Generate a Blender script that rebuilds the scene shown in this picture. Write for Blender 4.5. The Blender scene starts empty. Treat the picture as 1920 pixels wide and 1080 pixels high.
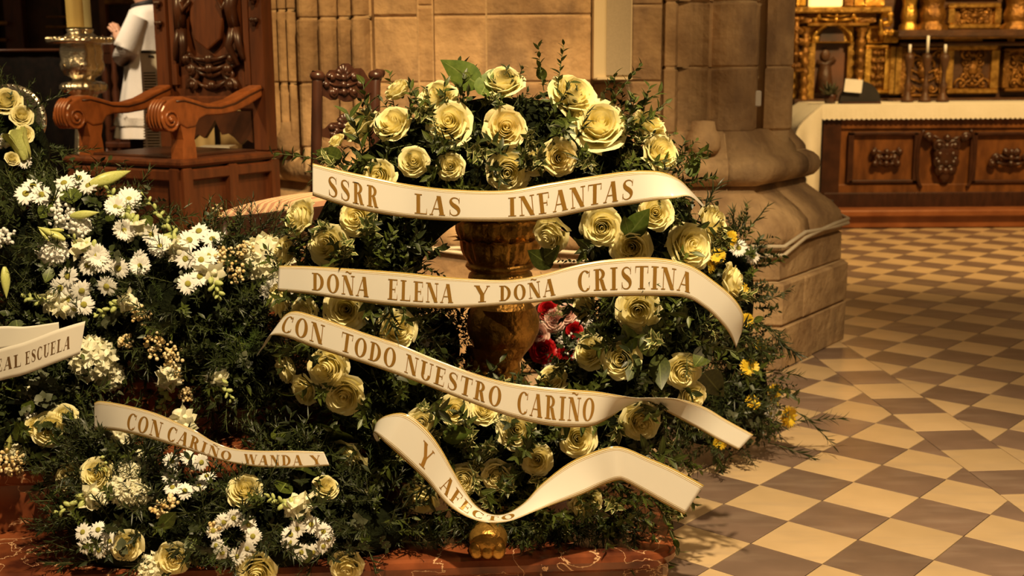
import bpy, math, random
from mathutils import Vector, Matrix
random.seed(7)
S = bpy.context.scene
COL = S.collection
V = Vector

# ------------------------------------------------------------------ camera
F, CH = 2220.0, 1.55
PITCH, ROLL = math.radians(10.58), math.radians(-0.35)
fw = V((0, math.cos(PITCH), -math.sin(PITCH))); rt0 = V((1, 0, 0)); up0 = rt0.cross(fw)
rt = rt0*math.cos(ROLL) + up0*math.sin(ROLL); up = up0*math.cos(ROLL) - rt0*math.sin(ROLL)
CAM = V((0, 0, CH))
cd = bpy.data.cameras.new('camera'); cam = bpy.data.objects.new('camera', cd); COL.objects.link(cam)
M = Matrix((rt, up, -fw)).transposed().to_4x4(); M.translation = CAM
cam.matrix_world = M
cd.sensor_width = 36; cd.lens = F/1920*36; cd.clip_start = .05; cd.clip_end = 60
cd.dof.use_dof = True; cd.dof.focus_distance = 3.25; cd.dof.aperture_fstop = 4.5
S.camera = cam

# ------------------------------------------------------------------ world, lights, exposure
w = bpy.data.worlds.new('world'); S.world = w; w.use_nodes = True
w.node_tree.nodes['Background'].inputs[0].default_value = (.9, .60, .30, 1)
w.node_tree.nodes['Background'].inputs[1].default_value = .08
S.view_settings.view_transform = 'Standard'; S.view_settings.look = 'None'
S.view_settings.exposure = 0.2; S.view_settings.gamma = 1
S.view_settings.use_curve_mapping = False
WARM = (1, .76, .42)

def spot(name, loc, tgt, power, size, col=WARM, radius=.12, blend=.6):
    l = bpy.data.lights.new(name, 'SPOT'); l.energy = power; l.color = col
    l.spot_size = math.radians(size); l.spot_blend = blend; l.shadow_soft_size = radius
    o = bpy.data.objects.new(name, l); COL.objects.link(o); o.location = loc
    o.rotation_euler = (V(tgt)-V(loc)).to_track_quat('-Z', 'Y').to_euler(); return o
spot('nave_spotlight', (.5, .75, 5.2), (-.05, 3.3, .75), 1650, 58, (1, .755, .42), .06)
spot('nave_spotlight', (.1, 1.9, 5.7), (-.95, 6.1, 1.5), 1250, 38, (1, .64, .27), .15)
spot('nave_spotlight', (3.4, 2.2, 5.5), (2.3, 5.0, 0), 360, 74, (1, .68, .34), .25)
spot('chapel_spotlight', (4.4, 8.6, 5.0), (3.7, 11.4, .6), 1250, 88, (1, .64, .25), .2)
spot('choir_fill', (-4.6, 4.2, 3.9), (-2.35, 6.6, 1.5), 520, 40, (1, .68, .30), .12)  # unseen fill spot added to brighten the candles
spot('choir_fill', (-3.6, 7.0, 4.5), (-2.9, 9.3, 1.6), 620, 42, (1, .76, .50), .15)  # unseen fill spot added to lighten the praying man

# ------------------------------------------------------------------ helpers
def ray(x, y): return fw + rt*((x-960)/F) - up*((y-540)/F)
def at(x, y, Y): d = ray(x, y); return CAM + d*(Y/d.y)
def atz(x, y, z): d = ray(x, y); return CAM + d*((z-CH)/d.z)
def lerp(a, b, t): return a + (b-a)*t
def rnd(a, b): return random.uniform(a, b)

class MB:
    def __init__(s): s.v = []; s.f = []; s.uv = []; s.mi = []; s.m = 0
    def face(s, idx, uv=None):
        s.f.append(tuple(idx)); s.uv.append(uv or [(0, 0)]*len(idx)); s.mi.append(s.m)
    def grid(s, fn, nu, nv, cu=False):
        b = len(s.v)
        for j in range(nv+1):
            for i in range(nu if cu else nu+1): s.v.append(V(fn(i/nu, j/nv)))
        w_ = nu if cu else nu+1
        for j in range(nv):
            for i in range(nu):
                i2 = (i+1) % w_ if cu else i+1
                s.face((b+j*w_+i, b+j*w_+i2, b+(j+1)*w_+i2, b+(j+1)*w_+i),
                       [(i/nu, j/nv), ((i+1)/nu, j/nv), ((i+1)/nu, (j+1)/nv), (i/nu, (j+1)/nv)])
        return s
    def poly(s, pts):
        b = len(s.v); s.v += [V(p) for p in pts]; s.face(range(b, b+len(pts)))
    def box(s, c, sz, R=None, bev=0.0):
        c = V(c); x, y, z = (V(sz)/2)
        R = R or Matrix.Identity(3); b = len(s.v)
        if bev <= 0:
            for k in range(8):
                s.v.append(c + R @ V((x*(1 if k & 1 else -1), y*(1 if k & 2 else -1), z*(1 if k & 4 else -1))))
            for q in ((0, 2, 3, 1), (4, 5, 7, 6), (0, 1, 5, 4), (2, 6, 7, 3), (0, 4, 6, 2), (1, 3, 7, 5)):
                s.face([b+i for i in q])
        else:
            e = min(bev, x*.9, y*.9, z*.9)
            rings = [(z, x-e, y-e), (z-e, x, y), (-z+e, x, y), (-z, x-e, y-e)]
            for zz, xx, yy in rings:
                for a, d in ((-1, -1), (1, -1), (1, 1), (-1, 1)): s.v.append(c + R @ V((a*xx, d*yy, zz)))
            s.face([b, b+1, b+2, b+3]); s.face([b+15, b+14, b+13, b+12])
            for r in range(3):
                for i in range(4):
                    s.face([b+r*4+i, b+(r+1)*4+i, b+(r+1)*4+(i+1) % 4, b+r*4+(i+1) % 4])
        return s
    def bar(s, a, b_, wx, wy, upv=(0, 0, 1)):
        a = V(a); b_ = V(b_); z = (b_-a).normalized(); x = V(upv).cross(z)
        if x.length < 1e-4: x = V((1, 0, 0)).cross(z)
        x.normalize(); y = z.cross(x)
        R = Matrix((x, y, z)).transposed()
        return s.box((a+b_)/2, (wx, wy, (b_-a).length), R, min(wx, wy)*.12)
    def lathe(s, prof, n=24, c=(0, 0, 0), lob=0, amp=0.0):
        c = V(c)
        def fn(u, v):
            k = v*(len(prof)-1); i = min(int(k), len(prof)-2); t = k-i
            r = lerp(prof[i][0], prof[i+1][0], t); z = lerp(prof[i][1], prof[i+1][1], t)
            a = u*2*math.pi; r *= 1+(amp*math.cos(lob*a) if lob else 0)
            return c + V((r*math.cos(a), r*math.sin(a), z))
        return s.grid(fn, n, len(prof)-1, True)
    def tube(s, path, r, n=8, r2=None):
        path = [V(p) for p in path]; k = len(path)-1; r2 = r if r2 is None else r2
        fr = []; pn = None
        for i, p in enumerate(path):
            t = (path[min(i+1, k)]-path[max(i-1, 0)]).normalized()
            if pn is None:
                pn = t.orthogonal().normalized()
            pn = (pn - t*pn.dot(t)).normalized(); fr.append((pn.copy(), t.cross(pn)))
        def fn(u, v):
            i = int(round(v*k)); a = u*2*math.pi; rr = lerp(r, r2, v)
            return path[i] + fr[i][0]*math.cos(a)*rr + fr[i][1]*math.sin(a)*rr
        s.grid(fn, n, k, True)
        b = len(s.v); s.face(list(range(b-n, b))); s.face(list(range(b-n*(k+1), b-n*k))[::-1])
        return s
    def ell(s, c, r, R=None, nu=12, nv=8):
        c = V(c); R = R or Matrix.Identity(3)
        return s.grid(lambda u, v: c + R @ V((r[0]*math.cos(u*2*math.pi)*math.sin(max(v, .002)*math.pi*.999+.001),
                     r[1]*math.sin(u*2*math.pi)*math.sin(max(v, .002)*math.pi*.999+.001), -r[2]*math.cos(v*math.pi))), nu, nv, True)
    def prism(s, poly, d0, d1, o, ux, uy, un):
        o, ux, uy, un = V(o), V(ux), V(uy), V(un); n = len(poly); b = len(s.v)
        for d in (d0, d1):
            for x, y in poly: s.v.append(o+ux*x+uy*y+un*d)
        s.face(range(b+n, b+2*n)); s.face(list(range(b, b+n))[::-1])
        for i in range(n): s.face((b+i, b+(i+1) % n, b+n+(i+1) % n, b+n+i))
        return s
    def add(s, o, Mx=None):
        b = len(s.v); s.v += [(Mx @ p if Mx else p.copy()) for p in o.v]
        for f, u, m in zip(o.f, o.uv, o.mi): s.f.append(tuple(i+b for i in f)); s.uv.append(u); s.mi.append(m)
        return s
    def mesh(s, name, mats, smooth=True):
        me = bpy.data.meshes.new(name); me.from_pydata([tuple(p) for p in s.v], [], s.f)
        for m in (mats if isinstance(mats, (list, tuple)) else [mats]): me.materials.append(MAT[m])
        ul = me.uv_layers.new(name='UVMap')
        flat = [c for f in s.uv for t in f for c in t]; ul.data.foreach_set('uv', flat)
        me.polygons.foreach_set('material_index', s.mi)
        if smooth: me.polygons.foreach_set('use_smooth', [True]*len(s.f))
        me.update(); return me

WM = {}
def link(name, data, parent=None, Mx=None):
    o = bpy.data.objects.new(name, data); COL.objects.link(o)
    Mx = Mx or Matrix.Identity(4)
    if parent is not None:
        o.parent = parent; o.matrix_parent_inverse = WM[parent].inverted()
    o.matrix_basis = Mx; WM[o] = Mx.copy(); return o
def obj(name, mb, mat, parent=None, smooth=False, Mx=None):
    return link(name, mb.mesh(name, mat, smooth), parent, Mx)
def local(name, me, parent, Mx=None):            # child placed in the parent's own axes
    o = bpy.data.objects.new(name, me); COL.objects.link(o); o.parent = parent
    if Mx: o.matrix_basis = Mx
    WM[o] = WM[parent] @ (Mx or Matrix.Identity(4)); return o
def tag(o, label, cat, group=None):
    o['label'] = label; o['category'] = cat
    if group: o['group'] = group
    return o
def thing(name, label, cat, loc, group=None):
    return tag(link(name, None, None, Matrix.Translation(V(loc))), label, cat, group)
def struct(o): o['kind'] = 'structure'; return o
def frame(pos, n, roll=0.0, sc=1.0):             # local z along n
    z = V(n).normalized(); x = V((0, 0, 1)).cross(z)
    if x.length < 1e-3: x = V((1, 0, 0))
    x.normalize(); y = z.cross(x)
    R = Matrix((x, y, z)).transposed() @ Matrix.Rotation(roll, 3, 'Z')
    return Matrix.Translation(V(pos)) @ R.to_4x4() @ Matrix.Scale(sc, 4)

# ------------------------------------------------------------------ materials
MAT = {}
def mat(name, c1, c2=None, rough=.6, scale=8.0, metal=0.0, bump=0.0, bscale=40.0, transl=0.0, obr=0.0, spec=.5, detail=4, uvfn=None, stretch=None, coat=0, coords='Object', sub=None):
    m = bpy.data.materials.new(name); MAT[name] = m; m.use_nodes = True
    nt = m.node_tree; N = nt.nodes; L = nt.links; p = N['Principled BSDF']; out = N['Material Output']
    p.inputs['Roughness'].default_value = rough; p.inputs['Metallic'].default_value = metal
    p.inputs['Specular IOR Level'].default_value = spec; p.inputs['Coat Weight'].default_value = coat
    tc = N.new('ShaderNodeTexCoord'); co = tc.outputs[coords]
    if stretch:
        mp = N.new('ShaderNodeMapping'); mp.inputs['Scale'].default_value = stretch; L.new(co, mp.inputs[0]); co = mp.outputs[0]
    c2 = c2 or c1
    nz = N.new('ShaderNodeTexNoise'); nz.inputs['Scale'].default_value = scale; nz.inputs['Detail'].default_value = detail; L.new(co, nz.inputs['Vector'])
    rp = N.new('ShaderNodeValToRGB'); rp.color_ramp.elements[0].position = .35; rp.color_ramp.elements[1].position = .65
    rp.color_ramp.elements[0].color = (*c1, 1); rp.color_ramp.elements[1].color = (*c2, 1)
    L.new(nz.outputs[0], rp.inputs[0]); c = rp.outputs[0]
    if uvfn: c = uvfn(nt, c)
    if obr:
        oi = N.new('ShaderNodeObjectInfo'); mr = N.new('ShaderNodeMapRange'); L.new(oi.outputs['Random'], mr.inputs[0])
        mr.inputs[3].default_value = 1-obr; mr.inputs[4].default_value = 1+obr
        hs = N.new('ShaderNodeHueSaturation'); L.new(c, hs.inputs['Color']); L.new(mr.outputs[0], hs.inputs['Value']); c = hs.outputs[0]
    L.new(c, p.inputs['Base Color'])
    if bump:
        nb = N.new('ShaderNodeTexNoise'); nb.inputs['Scale'].default_value = bscale; nb.inputs['Detail'].default_value = 5; L.new(co, nb.inputs['Vector'])
        bp = N.new('ShaderNodeBump'); bp.inputs['Strength'].default_value = bump; bp.inputs['Distance'].default_value = .018
        L.new(nb.outputs[0], bp.inputs['Height']); L.new(bp.outputs[0], p.inputs['Normal'])
    if transl:
        tr = N.new('ShaderNodeBsdfTranslucent'); L.new(c, tr.inputs[0]); mx = N.new('ShaderNodeMixShader'); mx.inputs[0].default_value = transl
        L.new(p.outputs[0], mx.inputs[1]); L.new(tr.outputs[0], mx.inputs[2]); L.new(mx.outputs[0], out.inputs[0])
    return m
def mathn(nt, op, a, b=None):
    n = nt.nodes.new('ShaderNodeMath'); n.operation = op
    for i, x in enumerate((a, b)):
        if x is None: continue
        if isinstance(x, (int, float)): n.inputs[i].default_value = x
        else: nt.links.new(x, n.inputs[i])
    return n.outputs[0]
def mixc(nt, f, a, b):
    n = nt.nodes.new('ShaderNodeMix'); n.data_type = 'RGBA'
    nt.links.new(f, n.inputs[0])
    for i, x in ((6, a), (7, b)):
        if isinstance(x, tuple): n.inputs[i].default_value = (*x, 1)
        else: nt.links.new(x, n.inputs[i])
    return n.outputs[2]
def uvs(nt):
    t = nt.nodes.new('ShaderNodeTexCoord'); s = nt.nodes.new('ShaderNodeSeparateXYZ'); nt.links.new(t.outputs['UV'], s.inputs[0]); return s.outputs[0], s.outputs[1]
def variegated(nt, c):
    u, v = uvs(nt); e = mathn(nt, 'ABSOLUTE', mathn(nt, 'SUBTRACT', u, .5)); return mixc(nt, mathn(nt, 'GREATER_THAN', e, .36), c, (.62, .58, .26))
def midrib(nt, c):
    u, v = uvs(nt); e = mathn(nt, 'ABSOLUTE', mathn(nt, 'SUBTRACT', u, .5)); return mixc(nt, mathn(nt, 'LESS_THAN', e, .03), c, (.16, .2, .05))
def goldlines(nt, c):
    u, v = uvs(nt); e = mathn(nt, 'ABSOLUTE', mathn(nt, 'SUBTRACT', v, .5))
    f = None
    for a, b in ((.455, .5), (.412, .437), (.376, .390)):
        k = mathn(nt, 'MULTIPLY', mathn(nt, 'GREATER_THAN', e, a), mathn(nt, 'LESS_THAN', e, b)); f = k if f is None else mathn(nt, 'ADD', f, k)
    return mixc(nt, f, c, (.46, .31, .07))
def stripes(nt, c):
    u, v = uvs(nt); s = mathn(nt, 'SINE', mathn(nt, 'MULTIPLY', u, 75.0)); return mixc(nt, mathn(nt, 'GREATER_THAN', s, .2), c, (.72, .52, .30))
def petalgrad(nt, c):
    u, v = uvs(nt); return mixc(nt, mathn(nt, 'MULTIPLY', mathn(nt, 'SUBTRACT', 1.0, v), .55), c, (.86, .78, .28))
def veins(nt, c):
    t = nt.nodes.new('ShaderNodeTexCoord'); n = nt.nodes.new('ShaderNodeTexNoise'); n.inputs['Scale'].default_value = 5.5; n.inputs['Detail'].default_value = 6
    n.inputs['Distortion'].default_value = 1.2; nt.links.new(t.outputs['Object'], n.inputs['Vector'])
    e = mathn(nt, 'ABSOLUTE', mathn(nt, 'SUBTRACT', n.outputs[0], .5)); return mixc(nt, mathn(nt, 'LESS_THAN', e, .006), c, (.60, .36, .20))
def stains(nt, c):
    t = nt.nodes.new('ShaderNodeTexCoord'); mp = nt.nodes.new('ShaderNodeMapping'); mp.inputs['Scale'].default_value = (2.2, 2.2, .9); nt.links.new(t.outputs['Object'], mp.inputs[0])
    n = nt.nodes.new('ShaderNodeTexNoise'); n.inputs['Scale'].default_value = 1.6; n.inputs['Detail'].default_value = 8; n.inputs['Roughness'].default_value = .65; nt.links.new(mp.outputs[0], n.inputs['Vector'])
    f = mathn(nt, 'MINIMUM', mathn(nt, 'MULTIPLY', mathn(nt, 'MAXIMUM', mathn(nt, 'SUBTRACT', n.outputs[0], .48), 0.0), 4.0), .75)
    return mixc(nt, f, c, (.20, .13, .085))
def marblestreak(dark):
    def fn(nt, c):
        t = nt.nodes.new('ShaderNodeTexCoord'); o = nt.nodes.new('ShaderNodeObjectInfo')
        va = nt.nodes.new('ShaderNodeVectorMath'); va.operation = 'ADD'; nt.links.new(t.outputs['Object'], va.inputs[0])
        cx = nt.nodes.new('ShaderNodeCombineXYZ'); nt.links.new(mathn(nt, 'MULTIPLY', o.outputs['Random'], 50.0), cx.inputs[0]); nt.links.new(cx.outputs[0], va.inputs[1])
        mp = nt.nodes.new('ShaderNodeMapping'); mp.inputs['Scale'].default_value = (3, 14, 3); mp.inputs['Rotation'].default_value = (0, 0, .5); nt.links.new(va.outputs[0], mp.inputs[0])
        n = nt.nodes.new('ShaderNodeTexNoise'); n.inputs['Scale'].default_value = 1; n.inputs['Detail'].default_value = 4; nt.links.new(mp.outputs[0], n.inputs['Vector'])
        f = mathn(nt, 'MULTIPLY', mathn(nt, 'MAXIMUM', mathn(nt, 'SUBTRACT', n.outputs[0], .5), 0.0), 1.8)
        return mixc(nt, f, c, dark)
    return fn
mat('tile_light', (.54, .385, .215), (.63, .455, .265), .28, 3, obr=.10, uvfn=marblestreak((.40, .30, .22)), spec=.4)
mat('tile_dark', (.17, .115, .088), (.225, .15, .115), .28, 4, obr=.16, uvfn=marblestreak((.36, .27, .21)), spec=.4)
mat('grout', (.36, .26, .17), (.42, .31, .2), .8)
mat('stone', (.34, .215, .115), (.60, .405, .22), .88, 4.5, bump=.75, bscale=20, obr=.13, detail=9, spec=.2, uvfn=stains)
mat('mortar', (.55, .39, .22), (.62, .45, .26), .9, 9, bump=.4)
mat('red_marble', (.055, .014, .008), (.27, .075, .026), .22, 7, uvfn=veins, detail=8)
mat('wood', (.060, .018, .007), (.105, .031, .010), .38, 5, stretch=(6, 6, .8), spec=.45, detail=6)
mat('lit_arm_wood', (.17, .050, .013), (.26, .078, .020), .3, 5, stretch=(2, 6, 3), detail=6)  # lighter orange copy of the wood, the light on the arms put into its colour
mat('dark_wood', (.035, .013, .008), (.06, .022, .012), .3, 6, stretch=(5, 5, 1))
mat('altar_wood', (.10, .034, .009), (.22, .080, .020), .35, 4, stretch=(3, 3, 1), detail=6)
mat('carved_wood', (.035, .012, .006), (.065, .022, .009), .35, 9)
mat('red_step', (.24, .075, .025), (.34, .12, .04), .35, 6)
mat('striped_fabric', (.50, .25, .15), (.56, .30, .18), .85, 30, uvfn=stripes)
mat('gold', (.55, .30, .05), (.80, .48, .10), .30, 12, metal=.85, bump=.5, bscale=45)
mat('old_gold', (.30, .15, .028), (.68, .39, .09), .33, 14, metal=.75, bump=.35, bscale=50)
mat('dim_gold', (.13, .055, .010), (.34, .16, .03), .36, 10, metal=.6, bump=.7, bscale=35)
mat('retable_dark', (.05, .02, .008), (.10, .04, .012), .5, 6, bump=.3)
mat('painting', (.035, .03, .03), (.17, .07, .035), .5, 2.2)
mat('silver', (.62, .56, .45), (.80, .73, .60), .24, 12, metal=1.0, bump=.35, bscale=32)
mat('candle', (.86, .70, .30), (.88, .72, .33), .5, 3, transl=.15)
mat('pale_candle', (.70, .68, .42), (.72, .70, .45), .5, 3, transl=.15)
mat('black', (.010, .008, .007), (.018, .013, .010), .6)
mat('black_damask', (.004, .003, .002), (.010, .006, .004), .8, 22, spec=.15)
mat('cassock', (.008, .008, .010), (.014, .013, .015), .8)
mat('white_cloth', (.80, .76, .68), (.86, .82, .75), .8, 5, bump=.08, bscale=60)
mat('lace', (.74, .70, .62), (.55, .52, .46), .9, 90)
mat('skin', (.62, .33, .2), (.68, .38, .24), .5, 12)
mat('hair', (.05, .03, .02), (.09, .05, .03), .6, 30)
mat('plastic_white', (.74, .71, .66), (.77, .74, .69), .45)
mat('beige_metal', (.62, .50, .30), (.64, .52, .32), .5)
mat('speaker_cloth', (.36, .29, .19), (.40, .32, .21), .8, 120)
mat('cable', (.62, .52, .38), (.68, .58, .43), .6)
mat('paper', (.80, .77, .70), (.84, .8, .73), .7)
mat('cream', (.72, .55, .27), (.78, .60, .31), .7, 5)
mat('altar_cloth', (.80, .74, .60), (.85, .79, .66), .8, 6, bump=.1)
mat('ribbon', (.88, .84, .77), (.90, .86, .79), .19, 4, uvfn=goldlines, spec=.55, transl=.12)
mat('plain_ribbon', (.86, .80, .70), (.88, .82, .72), .3, 4, transl=.12)
mat('bronze', (.16, .085, .035), (.22, .12, .05), .4)
mat('gold_print', (.36, .185, .03), (.44, .235, .045), .3, 3, metal=.35)
mat('brown_print', (.14, .075, .03), (.16, .09, .035), .4)
mat('rose', (.96, .875, .48), (.98, .91, .57), .5, 6, transl=.30, obr=.05, uvfn=petalgrad, spec=.25)
mat('rose_blush', (.95, .80, .42), (.97, .91, .55), .5, 9, transl=.30, uvfn=petalgrad, spec=.25)
mat('red_petal', (.42, .006, .010), (.55, .012, .016), .45, 8, transl=.1)
mat('pink_petal', (.85, .52, .46), (.90, .72, .62), .5, 8, transl=.2)
mat('white_petal', (.90, .88, .82), (.94, .92, .87), .5, 8, transl=.2, obr=.05)
mat('cream_petal', (.84, .80, .56), (.92, .89, .70), .5, 8, transl=.2, obr=.07)
mat('yellow_petal', (.85, .55, .02), (.90, .66, .05), .5, 8, transl=.15)
mat('daisy_disc', (.36, .34, .05), (.48, .42, .07), .7, 60, bump=.5, bscale=200)
mat('wax_bud', (.72, .50, .18), (.85, .72, .45), .6, 40)
mat('lily_bud', (.50, .55, .12), (.72, .72, .28), .4, 12, stretch=(8, 8, 1), transl=.15)
mat('snap_bud', (.42, .50, .13), (.62, .66, .27), .5, 15, transl=.15)
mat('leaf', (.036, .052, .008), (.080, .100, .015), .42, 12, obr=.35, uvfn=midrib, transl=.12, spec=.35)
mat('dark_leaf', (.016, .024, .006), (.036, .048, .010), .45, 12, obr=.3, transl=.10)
mat('bright_leaf', (.065, .105, .014), (.12, .17, .028), .42, 6, obr=.25, uvfn=midrib, transl=.2, spec=.35)
mat('pitto_leaf', (.085, .11, .03), (.15, .17, .05), .4, 12, obr=.2, uvfn=variegated, transl=.15)
mat('euc_leaf', (.07, .08, .04), (.12, .12, .065), .5, 12, obr=.25, transl=.1)
mat('fern_leaf', (.030, .055, .008), (.06, .095, .015), .45, 12, obr=.3, transl=.15)
mat('stem', (.07, .09, .025), (.11, .12, .04), .6)
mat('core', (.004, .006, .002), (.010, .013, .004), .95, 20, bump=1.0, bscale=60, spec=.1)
m = mat('glowing_gilt', (.95, .70, .25)); m.node_tree.nodes['Principled BSDF'].inputs['Emission Color'].default_value = (1, .62, .18, 1); m.node_tree.nodes['Principled BSDF'].inputs['Emission Strength'].default_value = 1.6  # brightly lit gilding imitated by emission, not a light source

# ------------------------------------------------------------------ floor tiles
AX = math.radians(4.0)
e1 = V((math.cos(AX), math.sin(AX), 0)); e2 = V((-math.sin(AX), math.cos(AX), 0))
T = .2557
fl = MB(); fl.poly([(-6, -1, -.012), (9, -1, -.012), (9, 16, -.012), (-6, 16, -.012)])
floor = struct(obj('floor', fl, 'grout'))
def inset(poly, d):
    n = len(poly); out = []
    for i in range(n):
        a, b, c = poly[i-1], poly[i], poly[(i+1) % n]
        u = (b-a).normalized(); v = (c-b).normalized(); n1 = V((-u.y, u.x)); n2 = V((-v.y, v.x)); k = 1+n1.dot(n2)
        out.append(b + (n1+n2)*(d/max(k, .15)))
    return out
def clip(poly, p, n):                              # keep the side where (q-p).n <= 0
    out = []
    for i in range(len(poly)):
        a, b = poly[i], poly[(i+1) % len(poly)]; da, db = (a-p).dot(n), (b-p).dot(n)
        if da <= 0: out.append(a)
        if (da < 0) != (db < 0) and abs(da-db) > 1e-9: out.append(a+(b-a)*(da/(da-db)))
    cl = []
    for q in out:
        if not cl or (q-cl[-1]).length > 1e-4: cl.append(q)
    return cl
def area(p): return .5*sum(p[i-1].x*p[i].y-p[i].x*p[i-1].y for i in range(len(p)))
u2, v2 = V((math.cos(AX-math.pi/4), math.sin(AX-math.pi/4))), V((math.cos(AX+math.pi/4), math.sin(AX+math.pi/4)))
E1, E2 = V(e1[:2]), V(e2[:2])
B0 = V((1.747, 4.632))                             # a corner of the straight band of tiles between the two fields
tiles = []
def visible(c):
    d = V((c.x, c.y, 0))-CAM; z = d.dot(fw)
    if z < .3: return False
    x, y = 960+F*d.dot(rt)/z, 540-F*d.dot(up)/z
    return 1050 < x < 2250 and 360 < y < 1330
def field(o, keepn, keepp, flip):
    for i in range(-70, 90):
        for j in range(-70, 90):
            c = o+u2*(T*(i+.5))+v2*(T*(j+.5))
            if not visible(c): continue
            p = [o+u2*(T*(i+a))+v2*(T*(j+b)) for a, b in ((0, 0), (1, 0), (1, 1), (0, 1))]
            p = clip(p, keepp, keepn)
            if len(p) < 3 or area(p) < .002: continue
            tiles.append((c.length, p, (i+j+flip) % 2))
field(V((1.1186, 4.0718)), E1, B0, 0)
fo = atz(1758, 721.8, 0); field(V((fo.x, fo.y)), -E1, B0+E1*T, 0)
for k in range(-16, 34):
    o = B0+E2*(T*k)
    p = [o, o+E1*T, o+E1*T+E2*T, o+E2*T]
    c = o+(E1+E2)*(T/2)
    if visible(c): tiles.append((c.length, p, (k+1) % 2))
tiles.sort(key=lambda t: t[0])
def tile_mb(mb, p, c):
    q = inset(p, .0016); t = inset(p, .0032); n = len(p); b = len(mb.v)
    for ring, z in ((q, -.02), (q, -.0012), (t, 0)):
        for a in ring: mb.v.append(V((a.x-c.x, a.y-c.y, z)))
    mb.face(range(b+2*n, b+3*n))
    for r in range(2):
        for i in range(n): mb.face((b+r*n+i, b+r*n+(i+1) % n, b+(r+1)*n+(i+1) % n, b+(r+1)*n+i))
share = {}; rest = MB()
for k, (d, p, dark) in enumerate(tiles):
    c = sum(p, V((0, 0)))/len(p)
    if k < 300:
        key = (tuple((round((a-c).x, 4), round((a-c).y, 4)) for a in p), dark)
        if key not in share:
            mb = MB(); tile_mb(mb, p, c); share[key] = mb.mesh('floor_tile', 'tile_dark' if dark else 'tile_light', False)
        link('floor_tile', share[key], floor, Matrix.Translation((c.x, c.y, 0)))
    else:
        rest.m = dark; tile_mb(rest, [a for a in p], V((0, 0)))
if rest.v:
    o = obj('far_floor_tiles', rest, ['tile_light', 'tile_dark'], floor); o['kind'] = 'stuff'

# ------------------------------------------------------------------ red marble steps and dais
def slab(name, pts, z0, z1, matn, nose=.02):
    mb = MB(); n = len(pts); P = [V(p) for p in pts]
    rings = [(0, z0), (0, z1-.06), (-nose, z1-.045), (-nose-.006, z1-.022), (-nose, z1-.006), (-nose+.012, z1)]
    b = len(mb.v)
    for off, z in rings:
        for a in inset(P, off): mb.v.append(V((a.x, a.y, z)))
    for r in range(len(rings)-1):
        for i in range(n): mb.face((b+r*n+i, b+r*n+(i+1) % n, b+(r+1)*n+(i+1) % n, b+(r+1)*n+i))
    mb.face(range(b+(len(rings)-1)*n, b+len(rings)*n))
    return obj(name, mb, matn)
def step_poly(yfront, xr, yback, rad):
    o = V((xr, yfront)); pts = [V((-5.5, yfront-.07*(5.5+xr)))]
    for k in range(7):
        a = -math.pi/2+k/6*math.pi/2
        pts.append(o + E1*(-rad+rad*math.cos(a)) + E2*(rad+rad*math.sin(a)))
    pts += [o+E2*(yback-yfront), V((-5.5, yback-.2))]
    return pts
st1 = struct(slab('floor_lower_step', step_poly(3.17, .46, 4.35, .10), 0, .2, 'red_marble'))
st2 = struct(slab('floor_upper_step', step_poly(3.42, -.32, 4.9, .12), .19, .4, 'red_marble'))
st3 = struct(slab('floor_dais', step_poly(3.70, -.42, 14.5, .12), .39, .6, 'red_marble'))

# ------------------------------------------------------------------ stone pier
pier = struct(link('pillar', None, None, Matrix.Translation((0, 6.6, 0))))
plan = []; brk = []                                 # plan line of the shafts, seen from above, left to right
def pp(px, Y, br=False):
    if br: brk.append(len(plan))
    p = at(px, 122, Y); plan.append(V((p.x, p.y)))
def bulge(px0, Y0, px1, Y1, amp, n=8, br=False):
    a, b = at(px0, 122, Y0), at(px1, 122, Y1); a, b = V(a[:2]), V(b[:2]); d = (b-a); nn = V((d.y, -d.x)).normalized()
    if br: brk.append(len(plan))
    for k in range(n+1):
        t = k/n; plan.append(a+d*t+nn*(amp*math.sin(math.pi*t)**.7))
pp(478, 8.2, True); pp(480, 6.85)
bulge(498, 6.72, 527, 6.60, .08, br=True); bulge(531, 6.60, 545, 6.55, .05, 6); bulge(548, 6.54, 561, 6.50, .05, 6)
bulge(565, 6.48, 602, 6.42, .09, br=True); bulge(608, 6.42, 638, 6.36, .085); bulge(643, 6.36, 662, 6.31, .06, 6)
bulge(667, 6.30, 696, 6.25, .075)
pp(703, 6.17, True); pp(784, 6.15)
pp(786, 6.19, True); pp(812, 6.19)
pp(815, 6.14, True); pp(912, 6.14)
pp(913, 6.14, True); pp(1107, 6.14); pp(1110, 6.23)
pp(1112, 6.23, True); pp(1240, 6.23)
pp(1242, 6.28, True); pp(1246, 6.22); pp(1266, 6.22); bulge(1268, 6.24, 1329, 6.30, -.06)
bulge(1332, 6.34, 1417, 6.46, .12, 12, br=True); pp(1423, 6.56)
pp(1434, 6.56, True); bulge(1436, 6.5, 1480, 6.66, .08); pp(1482, 6.75)
pp(1462, 8.2); brk.append(len(plan)-1)
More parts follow.
